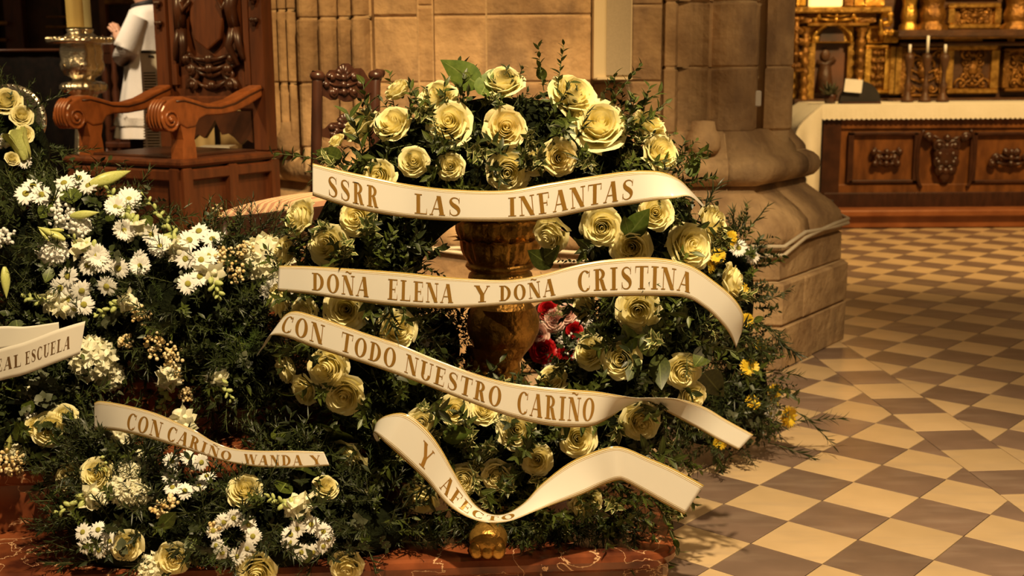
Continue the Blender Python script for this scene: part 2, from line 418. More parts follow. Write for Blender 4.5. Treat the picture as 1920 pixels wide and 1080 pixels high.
def sweep_block(mb, pts, nrm, prof, gap, thick=.14):
    # pts plan points, prof [(offset,z)], closed block with recessed back
    n = len(pts)
    d0 = (pts[1]-pts[0]).normalized(); d1 = (pts[-1]-pts[-2]).normalized()
    pts = list(pts); pts[0] = pts[0]+d0*gap; pts[-1] = pts[-1]-d1*gap
    b = len(mb.v); m_ = len(prof)
    for off, z in prof:
        for p, q in zip(pts, nrm): mb.v.append(V((*(p+q*off), z)))
    for j in range(m_-1):
        for i in range(n-1): mb.face((b+j*n+i, b+j*n+i+1, b+(j+1)*n+i+1, b+(j+1)*n+i))
    c = len(mb.v)
    for off, z in (prof[0], prof[-1]):
        for p, q in zip(pts, nrm): mb.v.append(V((*(p-q*thick), z)))
    for i in range(n-1):
        mb.face((c+i, c+i+1, b+i+1, b+i)); mb.face((b+(m_-1)*n+i, b+(m_-1)*n+i+1, c+n+i+1, c+n+i))
    mb.face([b+j*n for j in range(m_)]+[c+n, c]); mb.face(([b+j*n+n-1 for j in range(m_)]+[c+n+n-1, c+n-1])[::-1])
def normals(pts):
    out = []
    for i in range(len(pts)):
        a, b = pts[max(i-1, 0)], pts[min(i+1, len(pts)-1)]; d = (b-a).normalized(); out.append(V((d.y, -d.x)))
    return out
for k in range(len(brk)-1):
    seg = plan[brk[k]:brk[k+1]+(1 if k == len(brk)-2 else 0)]
    nr = [V((0, -1)) if len(seg) == 2 and k not in (0,) else q for q in normals(seg)]
    right = k >= len(brk)-4
    z = 1.20 if right else 1.13
    zs = [z]+[(1.54 if right else 1.47)+.335*i+(.05 if k % 3 == 1 and i else 0) for i in range(6)]
    for z0, z1 in zip(zs[:-1], zs[1:]):
        mb = MB(); g = .004; dd = rnd(-.004, .004)
        sweep_block(mb, seg, nr, [(dd-.008, z0+g), (dd, z0+g+.009), (dd, z1-g-.009), (dd-.008, z1-g)], .003)
        obj('stone_block', mb, 'stone', pier, False)
cm = MB(); sweep_block(cm, plan, normals(plan), [(-.010, 1.0), (-.010, 3.1)], 0, .3); obj('mortar_core', cm, 'mortar', pier)
# base mouldings and plinth
base = [V((-1.38, 8.2)), V((-1.38, 6.85)), V((-.78, 6.2)), V((1.245, 6.2)), V((1.63, 6.72)), V((1.63, 8.2))]
def base_arc(ds=.12):
    pts, nr = [], []
    en = [V(((b-a).y, -(b-a).x)).normalized() for a, b in zip(base[:-1], base[1:])]
    for k, (a, b) in enumerate(zip(base[:-1], base[1:])):
        L = (b-a).length; n = max(2, int(L/ds))
        for i in range(n):
            t = i/n
            if i == 0 and k > 0:
                mq = en[k-1]+en[k]; mq = mq*(1/(1+en[k-1].dot(en[k]))); pts.append(a); nr.append(mq)
            else: pts.append(a+(b-a)*t); nr.append(en[k])
    pts.append(base[-1]); nr.append(en[-1]); return pts, nr
bp, bn = base_arc()
courses = [([(.275, 0), (.278, .225)], 4), ([(.272, .235), (.274, .445), (.268, .455)], 3), ([(.245, .465), (.243, .62), (.235, .628)], 4),
           ([(.232, .635), (.236, .69), (.222, .745), (.17, .80), (.09, .855), (.035, .895), (.03, .925)], 5),
           ([(.045, .93), (.085, .945), (.112, .975), (.118, 1.01), (.108, 1.045), (.08, 1.07), (.04, 1.085), (.035, 1.11), (.02, 1.13), (-.02, 1.17), (-.05, 1.21)], 5)]
for ci, (prof, step) in enumerate(courses):
    i = 0; off = (ci*2) % step
    cuts = [0]+[c for c in range(off or step, len(bp)-1, step)]+[len(bp)-1]
    for a, b in zip(cuts[:-1], cuts[1:]):
        if b-a < 1: continue
        mb = MB(); dd = rnd(-.006, .006)
        pf = [(o_+dd, z_) for o_, z_ in prof]; pf = [(pf[0][0]-.008, pf[0][1])]+[(pf[0][0], pf[0][1]+.008)]+pf[1:-1]+[(pf[-1][0], pf[-1][1]-.006), (pf[-1][0]-.008, pf[-1][1])] if ci < 3 else pf
        sweep_block(mb, bp[a:b+1], bn[a:b+1], pf, .003, .1)
        obj('base_stone', mb, 'stone', pier, ci >= 3)
cm = MB(); sweep_block(cm, bp, bn, [(.255, 0), (.255, .45), (.225, .46), (.215, .70), (.02, .88), (.02, .93), (.07, .96), (.07, 1.04), (-.05, 1.2)], 0, .3); obj('base_mortar', cm, 'mortar', pier)
for px, Yb, rr in ((1318, 6.20, .085), (545, 6.55, .07), (625, 6.4, .08)):
    p = at(px, 260, Yb); mb = MB(); mb.lathe([(0, -.08), (rr*.95, -.075), (rr*1.1, -.045), (rr*1.12, -.01), (rr, .02), (rr*.8, .045), (rr*.7, .09), (0, .095)], 16, p); obj('shaft_base', mb, 'stone', pier, True)

# cable tied around the plinth, sensor box, loudspeaker
mb = MB()
for ph, dz in ((0, 0), (1.7, .018)):
    pts = []
    for i in range(len(bp)):
        if bp[i].y > 7.4: continue
        q = bp[i]+bn[i]*.268; s_ = i*.55
        pts.append((q.x, q.y, .62+dz*math.cos(s_+ph)+.03*math.sin(i*.35+ph)+(.05 if q.x > 1.4 else 0)))
    mb.tube(pts, .011, 6)
tag(obj('rope_cable', mb, 'cable', None, True), 'twisted pale cable tied around the stone pillar base', 'cable')
p = at(1421, 185, 6.44); mb = MB(); mb.box(p, (.03, .03, .085), bev=.006); mb.m = 0
tag(obj('alarm_sensor', mb, 'plastic_white'), 'tiny white sensor box stuck on the stone pillar', 'sensor')
a, b = at(1113, 150, 6.0), at(1184, 150, 6.0)
spk = thing('column_loudspeaker', 'tall beige column loudspeaker mounted on the stone pillar', 'loudspeaker', (a.x, 6.1, a.z))
zc = a.z+.65; wx = b.x-a.x
mb = MB(); mb.box(((a.x+b.x)/2, 6.1, zc), (wx, .2, 1.3), bev=.008); obj('housing', mb, 'beige_metal', spk)
mb = MB(); mb.box((a.x+wx*.65, 5.995, zc), (wx*.64, .012, 1.26), bev=.004); obj('grille', mb, 'speaker_cloth', spk)
mb = MB(); mb.box((a.x+wx*.55, 5.99, a.z+.008), (wx*.92, .02, .012)); obj('bottom_trim', mb, 'beige_metal', spk)
mb = MB(); mb.tube([at(1175, 150, 6.15), at(1182, 180, 6.19), at(1192, 200, 6.2), at(1197, 240, 6.2), at(1198, 300, 6.1)], .004, 5); mb.tube([at(1172, 150, 6.15), at(1180, 190, 6.2), at(1190, 215, 6.2), at(1196, 300, 6.1)], .003, 5); obj('cable', mb, 'cable', spk, True)
st = thing('rope_stanchion', 'black stanchion post half hidden behind the pillar base', 'stanchion', (2.2, 9.0, 0))
p = at(1500, 338, 9.0)
mb = MB(); mb.lathe([(.0, .0), (.15, .0), (.15, .02), (.03, .04), (.02, .06), (.02, p.z-.05)], 16, (p.x, 9, 0)); obj('post', mb, 'black', st, True)
mb = MB(); mb.ell(p, (.05, .05, .05)); obj('ball_top', mb, 'black', st, True)
mb = MB(); mb.tube([at(1505, 345, 9), at(1512, 362, 9.1), at(1530, 375, 9.3), at(1560, 378, 9.6)], .015, 8); obj('rope', mb, 'black', st, True)

# ------------------------------------------------------------------ carving helper
def scrolls(mb, o, ux, uy, un, w_, h, seed, n=5, r=.012):
    rg = random.Random(seed); o, ux, uy, un = V(o), V(ux), V(uy), V(un)
    def P(x, y, d=0): return o+ux*x+uy*y+un*d
    for k in range(n):
        cx, cy = rg.uniform(.12, .42)*w_, (k+.5)/n*h-h/2; R = rg.uniform(.10, .17)*min(w_, h*1.6); a0 = rg.uniform(0, 6.28); dr = rg.choice((-1, 1))
        for sx in (-1, 1):
            pts = []
            for i in range(13):
                t = i/12; a = a0+dr*t*7.5; q = R*(1.1-t)
                pts.append(P(sx*(cx+q*math.cos(a)), cy+q*math.sin(a), r*.6))
            mb.tube(pts, r, 6, r*.55); mb.ell(pts[-1], (r*1.5,)*3, None, 8, 5)
            pts = [P(sx*w_*.03, cy-h*.06, r*.4), P(sx*cx*.5, cy, r), P(sx*cx, cy+R*.9, r*.4)]
            mb.tube(pts, r*.9, 6, r*.4)
    for k in range(n):
        mb.ell(P(0, (k+.5)/n*h-h/2, r*.5), (r*1.6, r*1.6, r*1.6), None, 8, 5)

# ------------------------------------------------------------------ carved armchair on the dais
TH = math.radians(60)
near = at(338, 300, 5.5); SZ = near.z
sv = V((math.cos(TH), math.sin(TH), 0)); fv = V((-math.sin(TH), math.cos(TH), 0)); zv = V((0, 0, 1))
WID, DEP = .75, .66
ac = thing('carved_armchair', 'large carved brown wooden armchair with scrolled arms on the dais', 'armchair', (near.x, near.y, .6))
def cp(s, f, z): return V((near.x, near.y, 0))+sv*s+fv*f+zv*z     # s: towards the back, f: across the front
RC = Matrix((sv, fv, zv)).transposed()
mb = MB(); mb.box(cp(DEP/2, WID/2, (.6+SZ-.03)/2), (DEP-.03, WID-.03, SZ-.03-.6), RC); obj('seat_chest', mb, 'wood', ac)
mb = MB(); mb.box(cp(DEP/2, WID/2, SZ-.018), (DEP+.05, WID+.05, .036), RC, .012); obj('seat_board', mb, 'wood', ac)
mb = MB(); mb.box(cp(DEP/2, WID/2, SZ+.004), (DEP-.12, WID-.16, .014), RC, .006); obj('seat_pad', mb, 'carved_wood', ac)
for args in (((DEP/2, 0), (DEP, .035)), ((0, WID/2), (.035, WID))):
    (s, f), (ls, lf) = args
    for zz, hh in ((SZ-.075, .055), (.65, .10)):
        mb = MB(); mb.box(cp(s, f, zz), (ls, lf, hh), RC, .008); obj('rail', mb, 'wood', ac)
    for t in (-.46, 0, .46) if ls > lf else (-.46, .46):
        mb = MB(); mb.box(cp(s+(t*ls if ls > lf else 0), f+(t*lf if lf > ls else 0), (.6+SZ-.04)/2), ((.06, .036, SZ-.64) if ls > lf else (.036, .06, SZ-.64)), RC, .006); obj('stile', mb, 'wood', ac)
mb = MB(); mb.box(cp(0, WID/2, (.7+SZ-.12)/2), (.012, WID-.2, SZ-.95), RC, .004); obj('front_panel', mb, 'carved_wood', ac)
def arm(f):
    # side outline (s along the chair, z): scrolled front, hollow middle, rising to the back
    top = [(-.035, .270), (.01, .288), (.06, .290), (.12, .276), (.2, .255), (.30, .250), (.40, .268), (.5, .305), (.60, .335)]
    bot = [(.60, .275), (.5, .235), (.40, .205), (.30, .195), (.2, .195), (.155, .18), (.13, .145), (.07, .140)]
    scr = [(.03, .16), (.012, .135), (-.015, .128), (-.05, .137), (-.075, .16), (-.088, .19), (-.085, .225), (-.065, .252)]
    o = cp(0, f, SZ); mb = MB(); mb.prism(top+bot+scr, -.045, .045, o, sv, zv, fv); a_ = obj('armrest', mb, 'lit_arm_wood', ac)
    md = a_.modifiers.new('bevel', 'BEVEL'); md.width = .012; md.segments = 3; md.limit_method = 'ANGLE'; md.angle_limit = math.radians(25)
    for sg in (-1, 1):
        mb = MB(); c = cp(-.03, f+sg*.047, SZ+.185); pts = []
        for i in range(26):
            a = math.pi*.5+i/25*math.pi*4.2*(1); q = .058*(1-i/29); pts.append(c+sv*(-q*math.sin(a-.5))+zv*(q*math.cos(a-.5)))
        mb.tube(pts, .007, 6); mb.ell(c, (.014,)*3); obj('scroll', mb, 'lit_arm_wood', a_, True)
        mb = MB(); mb.tube([cp(s, f+sg*.046, SZ+z-.02) for s, z in top[1:]], .004, 5); obj('incised_line', mb, 'carved_wood', a_, True)
    for k in range(4):
        mb = MB(); c = cp(-.03, f-.03+k*.02, SZ+.20); mb.tube([c+sv*(-.062*math.cos(a))+zv*(.075*math.sin(a)) for a in [(-.9+i*.25) for i in range(10)]], .0085, 6); obj('reed', mb, 'lit_arm_wood', a_, True)
    mb = MB(); prof = [(-.045, .0), (.045, .0), (.042, .05), (.034, .09), (.045, .13), (.052, .17), (-.05, .17), (-.045, .13), (-.036, .09), (-.043, .05)]
    mb.prism(prof, -.038, .038, cp(.085, f, SZ), sv, zv, fv); obj('arm_post', mb, 'lit_arm_wood', ac)
arm(.06); arm(WID-.06)
BS = DEP-.02; TOPZ = 2.55
for f in (.045, WID-.045):
    mb = MB(); mb.box(cp(BS, f, (SZ+TOPZ)/2), (.075, .085, TOPZ-SZ), RC, .008); po = obj('back_post', mb, 'wood', ac)
    mb = MB(); scrolls(mb, cp(BS-.045, f, SZ+.86), fv, zv, -sv, .07, .52, 4, 5, .009); obj('post_carving', mb, 'carved_wood', po, True)
mb = MB(); mb.box(cp(BS+.01, WID/2, (SZ+.26+TOPZ)/2), (.03, WID-.1, TOPZ-SZ-.26), RC); obj('back_panel', mb, 'wood', ac)
for f, h in ((.12, .03), (WID-.12, .03)):
    mb = MB(); mb.box(cp(BS-.015, f, (SZ+.3+TOPZ)/2), (.03, .035, TOPZ-SZ-.35), RC, .008); obj('moulding', mb, 'wood', ac)
mb = MB(); mb.box(cp(BS, WID/2, SZ+.24), (.05, WID-.1, .07), RC, .01); obj('lower_rail', mb, 'wood', ac)
mb = MB()
poly = [(-.25, .20)]+[(-.25+.5*i/12, .14-.10*abs(math.cos(i/12*math.pi))**.6+.02*math.sin(i*2.2)) for i in range(13)]+[(.25, .20)]
mb.prism(poly, -.012, .012, cp(BS, WID/2, SZ), fv, zv, -sv); obj('shaped_apron', mb, 'carved_wood', ac)
# shield with crown and two supporters carved on the back
cb = cp(BS-.012, WID/2, SZ+.66)
mb = MB(); sh = [(-.10, .16), (0, .185), (.10, .16), (.115, .0), (.09, -.10), (.0, -.155), (-.09, -.10), (-.115, .0)]
mb.prism(sh, 0, .03, cb, -fv, zv, -sv); cs = obj('carved_shield', mb, 'wood', ac); md = cs.modifiers.new('b', 'BEVEL'); md.width = .01; md.segments = 2
mb = MB()
mb.grid(lambda u, v: cb-fv*((u-.5)*.22)+zv*(.17+.06*math.sin(u*math.pi)+.035*v)-sv*(.02+.03*math.sin(v*math.pi)), 10, 6)
for k in range(5): mb.ell(cb-fv*((k-2)*.05)+zv*(.255-.012*abs(k-2))-sv*.03, (.018,)*3)
obj('carved_crown', mb, 'carved_wood', ac, True)
for sg in (-1, 1):
    mb = MB(); c = cb+fv*(.185*sg)
    mb.ell(c+zv*.20-sv*.025, (.035, .035, .042)); mb.tube([c+zv*.16-sv*.02, c+zv*.06-sv*.035-fv*sg*.012, c-zv*.04-sv*.02], .036, 8, .03)
    mb.tube([c+zv*.13-sv*.03, c+zv*.05-sv*.045-fv*(.05*sg), c+zv*.10-sv*.04-fv*(.09*sg)], .018, 7, .012)
    mb.tube([c-zv*.03-sv*.02, c-zv*.13-sv*.04-fv*(.03*sg), c-zv*.23-sv*.02+fv*(.01*sg)], .028, 7, .014)
    mb.tube([c-zv*.03-sv*.02, c-zv*.12-sv*.03+fv*(.03*sg), c-zv*.2-sv*.02+fv*(.05*sg)], .026, 7, .014)
    obj('carved_supporter', mb, 'carved_wood', ac, True)
mb = MB(); scrolls(mb, cb-zv*.27, fv, zv, -sv, .5, .18, 11, 3, .016); scrolls(mb, cb-zv*.22-sv*.01, fv, zv, -sv, .42, .10, 5, 2, .018); obj('carved_scrollwork', mb, 'carved_wood', ac, True)
mb = MB(); scrolls(mb, cb+zv*.40, fv, zv, -sv, .5, .24, 21, 3, .016); obj('upper_scrollwork', mb, 'carved_wood', ac, True)

# ------------------------------------------------------------------ dark carved side chair with a striped seat
c2 = thing('side_chair', 'dark carved side chair with pink and cream striped seat', 'chair', (-.75, 4.4, .6))
A, B_ = at(592, 372, 4.55), at(700, 372, 4.75)
bv = (B_-A); bv.z = 0; bw = bv.length; bv.normalize(); dv = V((-bv.y, bv.x, 0)); dv = -dv if dv.y > 0 else dv
dv = (dv+V((-1.25, 0, 0))).normalized()
sz2 = 1.075
def q2(a, d, z): return V((A.x, A.y, 0))+bv*a+dv*d+zv*z
mb = MB(); D2 = .47
def seat(u, v):
    a, d = lerp(-.03, bw+.05, u), lerp(-.02, D2, v); e = (math.sin(math.pi*min(max(u, .0), 1))*math.sin(math.pi*v))**.3 if 0 < u < 1 and 0 < v < 1 else 0
    return q2(a, d, sz2-.045+.055*e)
mb.grid(seat, 16, 16); mb.poly([seat(0, 0)-zv*.01, seat(1, 0)-zv*.01, seat(1, 1)-zv*.01, seat(0, 1)-zv*.01]); obj('seat', mb, 'striped_fabric', c2, True)
mb = MB()
for (a, d), (a2, d2) in (((-.02, 0), (-.02, D2-.02)), ((-.02, D2-.02), (bw+.03, D2-.02)), ((bw+.03, D2-.02), (bw+.03, 0)), ((bw+.03, 0), (-.02, 0))): mb.bar(q2(a, d, sz2-.085), q2(a2, d2, sz2-.085), .03, .075)
obj('seat_rail', mb, 'dark_wood', c2)
for a, d in ((0, D2-.03), (bw, D2-.03)):
    mb = MB(); mb.tube([q2(a, d, sz2-.06), q2(a, d+.02, .9), q2(a, d-.01, .75), q2(a, d+.03, .61)], .026, 8, .018); obj('leg', mb, 'dark_wood', c2, True)
topz = at(592, 140, 4.6).z
for a in (0, bw):
    mb = MB(); mb.bar(q2(a, 0, .6), q2(a, -.03, sz2), .036, .036); obj('leg', mb, 'dark_wood', c2)
    mb = MB(); mb.tube([q2(a, -.0, sz2-.05), q2(a, -.015, sz2+.2), q2(a, -.03, topz-.03), q2(a+(.015 if a else -.005), -.035, topz+.005), q2(a+(.03 if a else -.012), -.035, topz)], .022, 8, .02)
    mb.ell(q2(a, -.032, topz-.005), (.03, .03, .022)); obj('back_post', mb, 'dark_wood', c2, True)
def crest(name, z0, h, seed):
    mb = MB(); n = 24; poly = []
    for i in range(n+1):
        t = i/n; poly.append((t*bw, h*(.45+.42*math.sin(math.pi*t)**1.5+.06*math.cos(t*26))))
    for i in range(n, -1, -1):
        t = i/n; poly.append((t*bw, h*(.16*abs(math.cos(t*math.pi*2))-.22*math.exp(-((t-.5)/.12)**2))))
    for k in range(n):
        pa, pb, pc, pd = poly[k], poly[k+1], poly[2*n-k], poly[2*n+1-k]
        mb.prism([pd, pc, pb, pa], -.014, .014, q2(0, -.03, z0), bv, zv, dv)
    o = obj(name, mb, 'dark_wood', c2)
    mb = MB(); scrolls(mb, q2(bw/2, -.015, z0+h*.38), bv, zv, dv, bw*.95, h*.55, seed, 3, .010)
    for k in range(7):
        a = math.pi*(k+.5)/7; mb.tube([q2(bw/2, -.015, z0+h*.55), q2(bw/2+math.cos(a)*.035, -.01, z0+h*.55+math.sin(a)*.05)], .005, 6, .011)
    obj('carving', mb, 'dark_wood', o, True)
crest('crest_rail', at(592, 188, 4.6).z, .15, 3)
crest('middle_rail', at(592, 262, 4.6).z, .085, 8)

# ------------------------------------------------------------------ silver altar candlesticks with candles
def candlestick(px, Y, sc, label, clabel, cmat, crad):
    c = at(px, 122, Y); bx, by = c.x, c.y
    t = thing('silver_candlestick', label, 'candlestick', (bx, by, .6), 'tall silver candlesticks on the dais')
    k = Y/2220*sc
    def Z(py): return CH+(122-py)*Y/2220
    def part(name, prof, lob=0, amp=0, n=32):
        mb = MB(); mb.lathe([(r*k, Z(y)) for r, y in prof], n, (bx, by, 0), lob, amp); return obj(name, mb, 'silver', t, True)
    part('socket', [(0, 48), (17, 49), (17, 52), (15, 56), (20, 60), (26, 63), (30, 66)])
    dp = part('drip_pan', [(24, 62), (40, 63), (50, 65), (54, 69), (53, 74), (47, 76), (38, 76), (28, 78)])
    mb = MB()
    for i in range(28):
        a = i/28*2*math.pi; mb.ell((bx+51*k*math.cos(a), by+51*k*math.sin(a), Z(67)), (.012,)*3, None, 8, 5)
    obj('beaded_rim', mb, 'silver', dp, True)
    part('urn', [(29, 77), (31, 84), (32, 92), (30, 104), (33, 112), (32, 122), (25, 132), (15, 137), (12, 141)], 8, .035)
    mb = MB()
    for i in range(12):
        a = i/12*2*math.pi; d = V((math.cos(a), math.sin(a), 0)); tg = V((-d.y, d.x, 0)); o = V((bx, by, 0))
        mb.grid(lambda u, v: o+d*((26+9*v)*k)+tg*((u-.5)*13*k*(1-v*.9))+V((0, 0, Z(132-20*v))), 4, 4)
    obj('leaf_collar', mb, 'silver', t, True)
    part('knop', [(12, 140), (15, 143), (30, 146), (34, 150), (35, 156), (33, 161), (26, 164), (18, 167), (15, 172)], 16, .04, 64)
    part('shaft', [(15, 170), (13, 185), (14, 230), (18, 275), (20, 280), (22, 300), (30, 310), (34, 330), (22, 345), (16, 350)], 10, .05, 40)
    part('foot', [(16, 348), (40, 360), (62, 380), (66, 392), (66, (CH-.6)*2220/Y+122)])
    zb = Z(50); mb = MB(); mb.lathe([(0, zb+.012), (crad, zb+.012), (crad*.97, zb+.9), (crad*.8, zb+.93), (0, zb+.92)], 24, (bx, by, 0))
    tc_ = thing('altar_candle', clabel, 'candle', (bx, by, zb)); obj('wax', mb, cmat, tc_, True)
    mb = MB(); mb.tube([(bx, by, zb+.91), (bx+.003, by, zb+.945)], .003, 5); obj('wick', mb, 'black', tc_, True)
candlestick(147, 6.7, 1.0, 'nearer tall silver candlestick with urn shaped top behind the armchair', 'thick yellow wax candle in the nearer silver candlestick', 'candle', .046)
candlestick(163, 7.25, .95, 'farther silver candlestick half hidden behind the nearer one', 'paler greenish candle just behind the yellow one', 'pale_candle', .044)

# ------------------------------------------------------------------ left background
def bxs(name, rect, Y, d, matn, parent=None, bev=.01):
    x0, y0, x1, y1 = rect; a, b = at(x0, y0, Y), at(x1, y1, Y); mb = MB()
    mb.box(((a.x+b.x)/2, Y+d/2, (a.z+b.z)/2), (abs(b.x-a.x), d, abs(a.z-b.z)), bev=bev); return obj(name, mb, matn, parent)
wl = struct(bxs('wall_left', (-500, -500, 620, 330), 13.2, .2, 'retable_dark'))
for k, (x0, x1) in enumerate(((-60, 12), (14, 30), (92, 130), (176, 205), (236, 300))):
    bxs('wall_panel', (x0, -300, x1, 300), 13.0, .14, ('carved_wood', 'wood', 'carved_wood', 'altar_wood', 'wood')[k], wl)
for x0, y0, x1, y1 in ((-40, 40, 14, 47), (-40, 72, 12, 78), (85, 48, 126, 53), (86, 30, 126, 33), (195, -2, 262, 8)):
    bxs('gilt_moulding', (x0, y0, x1, y1), 12.9, .06, 'dim_gold', wl)
cv = thing('draped_bench', 'long bench covered with black patterned cloth behind the candlesticks', 'bench', at(40, 300, 8.4)[:2]+(.6,))
a, b = at(-320, 97, 8.4), at(128, 97, 8.4)
mb = MB(); L = b.x-a.x
mb.grid(lambda u, v: (a.x+L*u, 8.4+.03*math.sin(u*60)*v, lerp(a.z, .605, v)), 80, 8); mb.grid(lambda u, v: (a.x+L*u, 8.4+v*.6, a.z+.002), 4, 3)
mb.grid(lambda u, v: (b.x+.02*math.sin(u*20)*v, 8.4+u*.6, lerp(a.z, .605, v)), 20, 8); obj('cloth', mb, 'black_damask', cv, True)
mb = MB(); mb.tube([(a.x, 8.39, a.z), (b.x, 8.39, a.z)], .012, 6); obj('hem', mb, 'carved_wood', cv, True)
tc2 = thing('turned_chair', 'reddish turned wooden chair standing left of the praying man', 'chair', at(205, 280, 10.1)[:2]+(.6,))
for px in (214, 196):
    c = at(px, 122, 9.9 if px == 214 else 10.3); mb = MB()
    mb.lathe([(.022, .6), (.03, .75), (.018, .85), (.03, 1.0), (.024, 1.06), (.036, 1.12), (.02, 1.2), (.034, 1.36), (.016, 1.42), (.03, 1.48), (.02, 1.55), (.026, 1.75), (.03, 1.80), (.0, 1.84)], 14, (c.x, c.y, 0)); obj('post', mb, 'wood', tc2, True)
    mb = MB(); mb.tube([(c.x, c.y, 1.03), (c.x+.15, c.y-.05, 1.08), (c.x+.3, c.y-.08, 1.0), (c.x+.33, c.y-.1, .9)], .02, 8, .028); obj('armrest', mb, 'wood', tc2, True)
c = at(205, 122, 10.1); mb = MB(); mb.box((c.x+.18, c.y-.02, .93), (.42, .42, .05), bev=.01); obj('seat', mb, 'wood', tc2)
mb = MB(); mb.bar(at(214, 110, 9.9), at(196, 110, 10.3), .03, .08); mb.bar(at(214, 90, 9.9), at(196, 90, 10.3), .03, .08); obj('back_rail', mb, 'wood', tc2)
for dx in (.0, .36):
    mb = MB(); mb.tube([(c.x+dx, c.y-.2, .92), (c.x+dx, c.y-.2, .6)], .024, 8, .018); obj('leg', mb, 'wood', tc2, True)

# ------------------------------------------------------------------ praying man in a white surplice
MY = 9.3
mk = MY/2220
def mp(px, py, dy=0): return at(px, py, MY+dy)
man = thing('person', 'man in white surplice over black cassock with hands joined in prayer', 'person', at(275, 300, MY)[:2]+(.6,))
axc = mp(278, 122).x
def loft(name, rows, matn, n=28, fold=0, nf=9):
    mb = MB()
    def fn(u, v):
        k = v*(len(rows)-1); i = min(int(k), len(rows)-2); t = k-i; r = [lerp(p, q, t) for p, q in zip(rows[i], rows[i+1])]
        a = u*2*math.pi; f = 1+fold*v*math.cos(nf*a)
        return V((r[0]+r[1]*f*math.cos(a), MY+r[2]*f*math.sin(a), r[3]))
    mb.grid(fn, n, 24, True); return obj(name, mb, matn, man, True)
loft('cassock', [(axc, .17, .15, 1.5), (axc, .17, .16, 1.05), (axc+.02, .19, .18, .62), (axc+.02, .17, .17, .605)], 'cassock', 40, .04)
hem = mp(250, 257).z
su = loft('surplice', [(axc+.03, .085, .09, 2.03), (axc+.02, .13, .17, 1.99), (axc+.01, .155, .22, 1.9), (axc, .16, .21, 1.75), (axc-.005, .17, .21, 1.5), (axc-.02, .21, .24, 1.25), (axc-.03, .245, .27, hem)], 'white_cloth', 72, .045, 9)
zl = mp(250, 226).z
loft('lace_band', [(axc-.027, .237, .262, zl+.03), (axc-.028, .243, .268, zl-.03)], 'lace', 72, .045, 9)
mb = MB(); c = mp(229, 208, -.27); mb.box(c, (.008, .006, .05)); mb.box(c+V((0, 0, .005)), (.035, .006, .008)); obj('embroidered_cross', mb, 'black', man)
for sg in (-1, 1):                                   # wide sleeves
    sh = V((axc+.01, MY+sg*.19, 1.93)); el = V((axc-.10, MY+sg*.24, 1.66)); wr = mp(250, 86)+V((0, sg*.045, 0)); mb = MB()
    P_ = [sh, lerp(sh, el, .5), el, lerp(el, wr, .55), wr]; R_ = [.085, .095, .105, .10, .075]
    def fn(u, v):
        k = v*4; i = min(int(k), 3); t = k-i; p = lerp(P_[i], P_[i+1], t); r = lerp(R_[i], R_[i+1], t); d = (P_[i+1]-P_[i]).normalized(); x = d.orthogonal().normalized(); y = d.cross(x); a = u*2*math.pi
        return p+(x*math.cos(a)+y*math.sin(a)*.75)*r*(1+.06*math.cos(5*a)*v)
    mb.grid(fn, 24, 16, True); s_ = obj('sleeve', mb, 'white_cloth', man, True)
    mb = MB(); mb.grid(lambda u, v: fn(u, .84+v*.07)+(fn(u, .9)-lerp(P_[3], P_[4], .6)).normalized()*.003, 24, 2, True); obj('lace_cuff', mb, 'lace', s_, True)
# body: head, neck and joined hands as one skinned surface
sk = [(axc+.02, MY, 1.80, .10), (axc+.0, MY, 1.98, .065), (axc-.01, MY, 2.07, .062), (axc-.02, MY, 2.13, .085), (axc-.02, MY, 2.21, .098), (axc-.01, MY, 2.28, .08)]
vs = [V(s[:3]) for s in sk]; rad = [s[3] for s in sk]; ed = [(i, i+1) for i in range(len(sk)-1)]
def chain(start, pts, rs):
    prev = start
    for p, r in zip(pts, rs): vs.append(V(p)); rad.append(r); ed.append((prev, len(vs)-1)); prev = len(vs)-1
    return prev
chain(3, [(axc-.10, MY, 2.105), (axc-.125, MY, 2.10)], [.03, .018]); chain(4, [(axc-.115, MY, 2.19), (axc-.135, MY, 2.165)], [.02, .013])
for sg in (-1, 1):
    y = sg*.024
    e_ = chain(0, [(axc+.0, MY+sg*.17, 1.90), (axc-.10, MY+sg*.2, 1.66)], [.05, .045])
    w_ = chain(e_, [mp(238, 97)+V((0, y*2, 0)), mp(231, 82)+V((0, y, 0))], [.036, .034])
    pl = chain(w_, [mp(222, 70)+V((0, y, 0))], [.036])
    for k, (fx, fy) in enumerate(((203, 50), (206, 44), (211, 42), (217, 44))):
        m1 = mp(lerp(222, fx, .35)+k*1.2, lerp(70, fy, .45))+V((0, y, 0)); chain(pl, [m1, lerp(m1, mp(fx, fy)+V((0, y*.6, 0)), .55), mp(fx, fy)+V((0, y*.5, 0))], [.015, .014, .0115])
    chain(w_, [mp(232, 68)+V((0, y*.8, 0)), mp(233, 61)+V((0, y*.5, 0))], [.015, .012])
me = bpy.data.meshes.new('body'); me.from_pydata([tuple(p) for p in vs], ed, []); me.materials.append(MAT['skin'])
bo = link('body', me, man); md = bo.modifiers.new('skin', 'SKIN'); md.use_smooth_shade = True
for i, r in enumerate(rad): me.skin_vertices[0].data[i].radius = (r, r)
me.skin_vertices[0].data[0].use_root = True
bo.modifiers.new('sub', 'SUBSURF').render_levels = 1
mb = MB(); mb.grid(lambda u, v: V((axc+.005, MY, 2.2))+V((.112*math.cos(u*6.283)*math.sin(v*1.9), .105*math.sin(u*6.283)*math.sin(v*1.9), .125*math.cos(v*1.9)))*(1 if math.cos(u*6.283) > -.4 else .93), 24, 10, True); obj('hair', mb, 'hair', man, True)
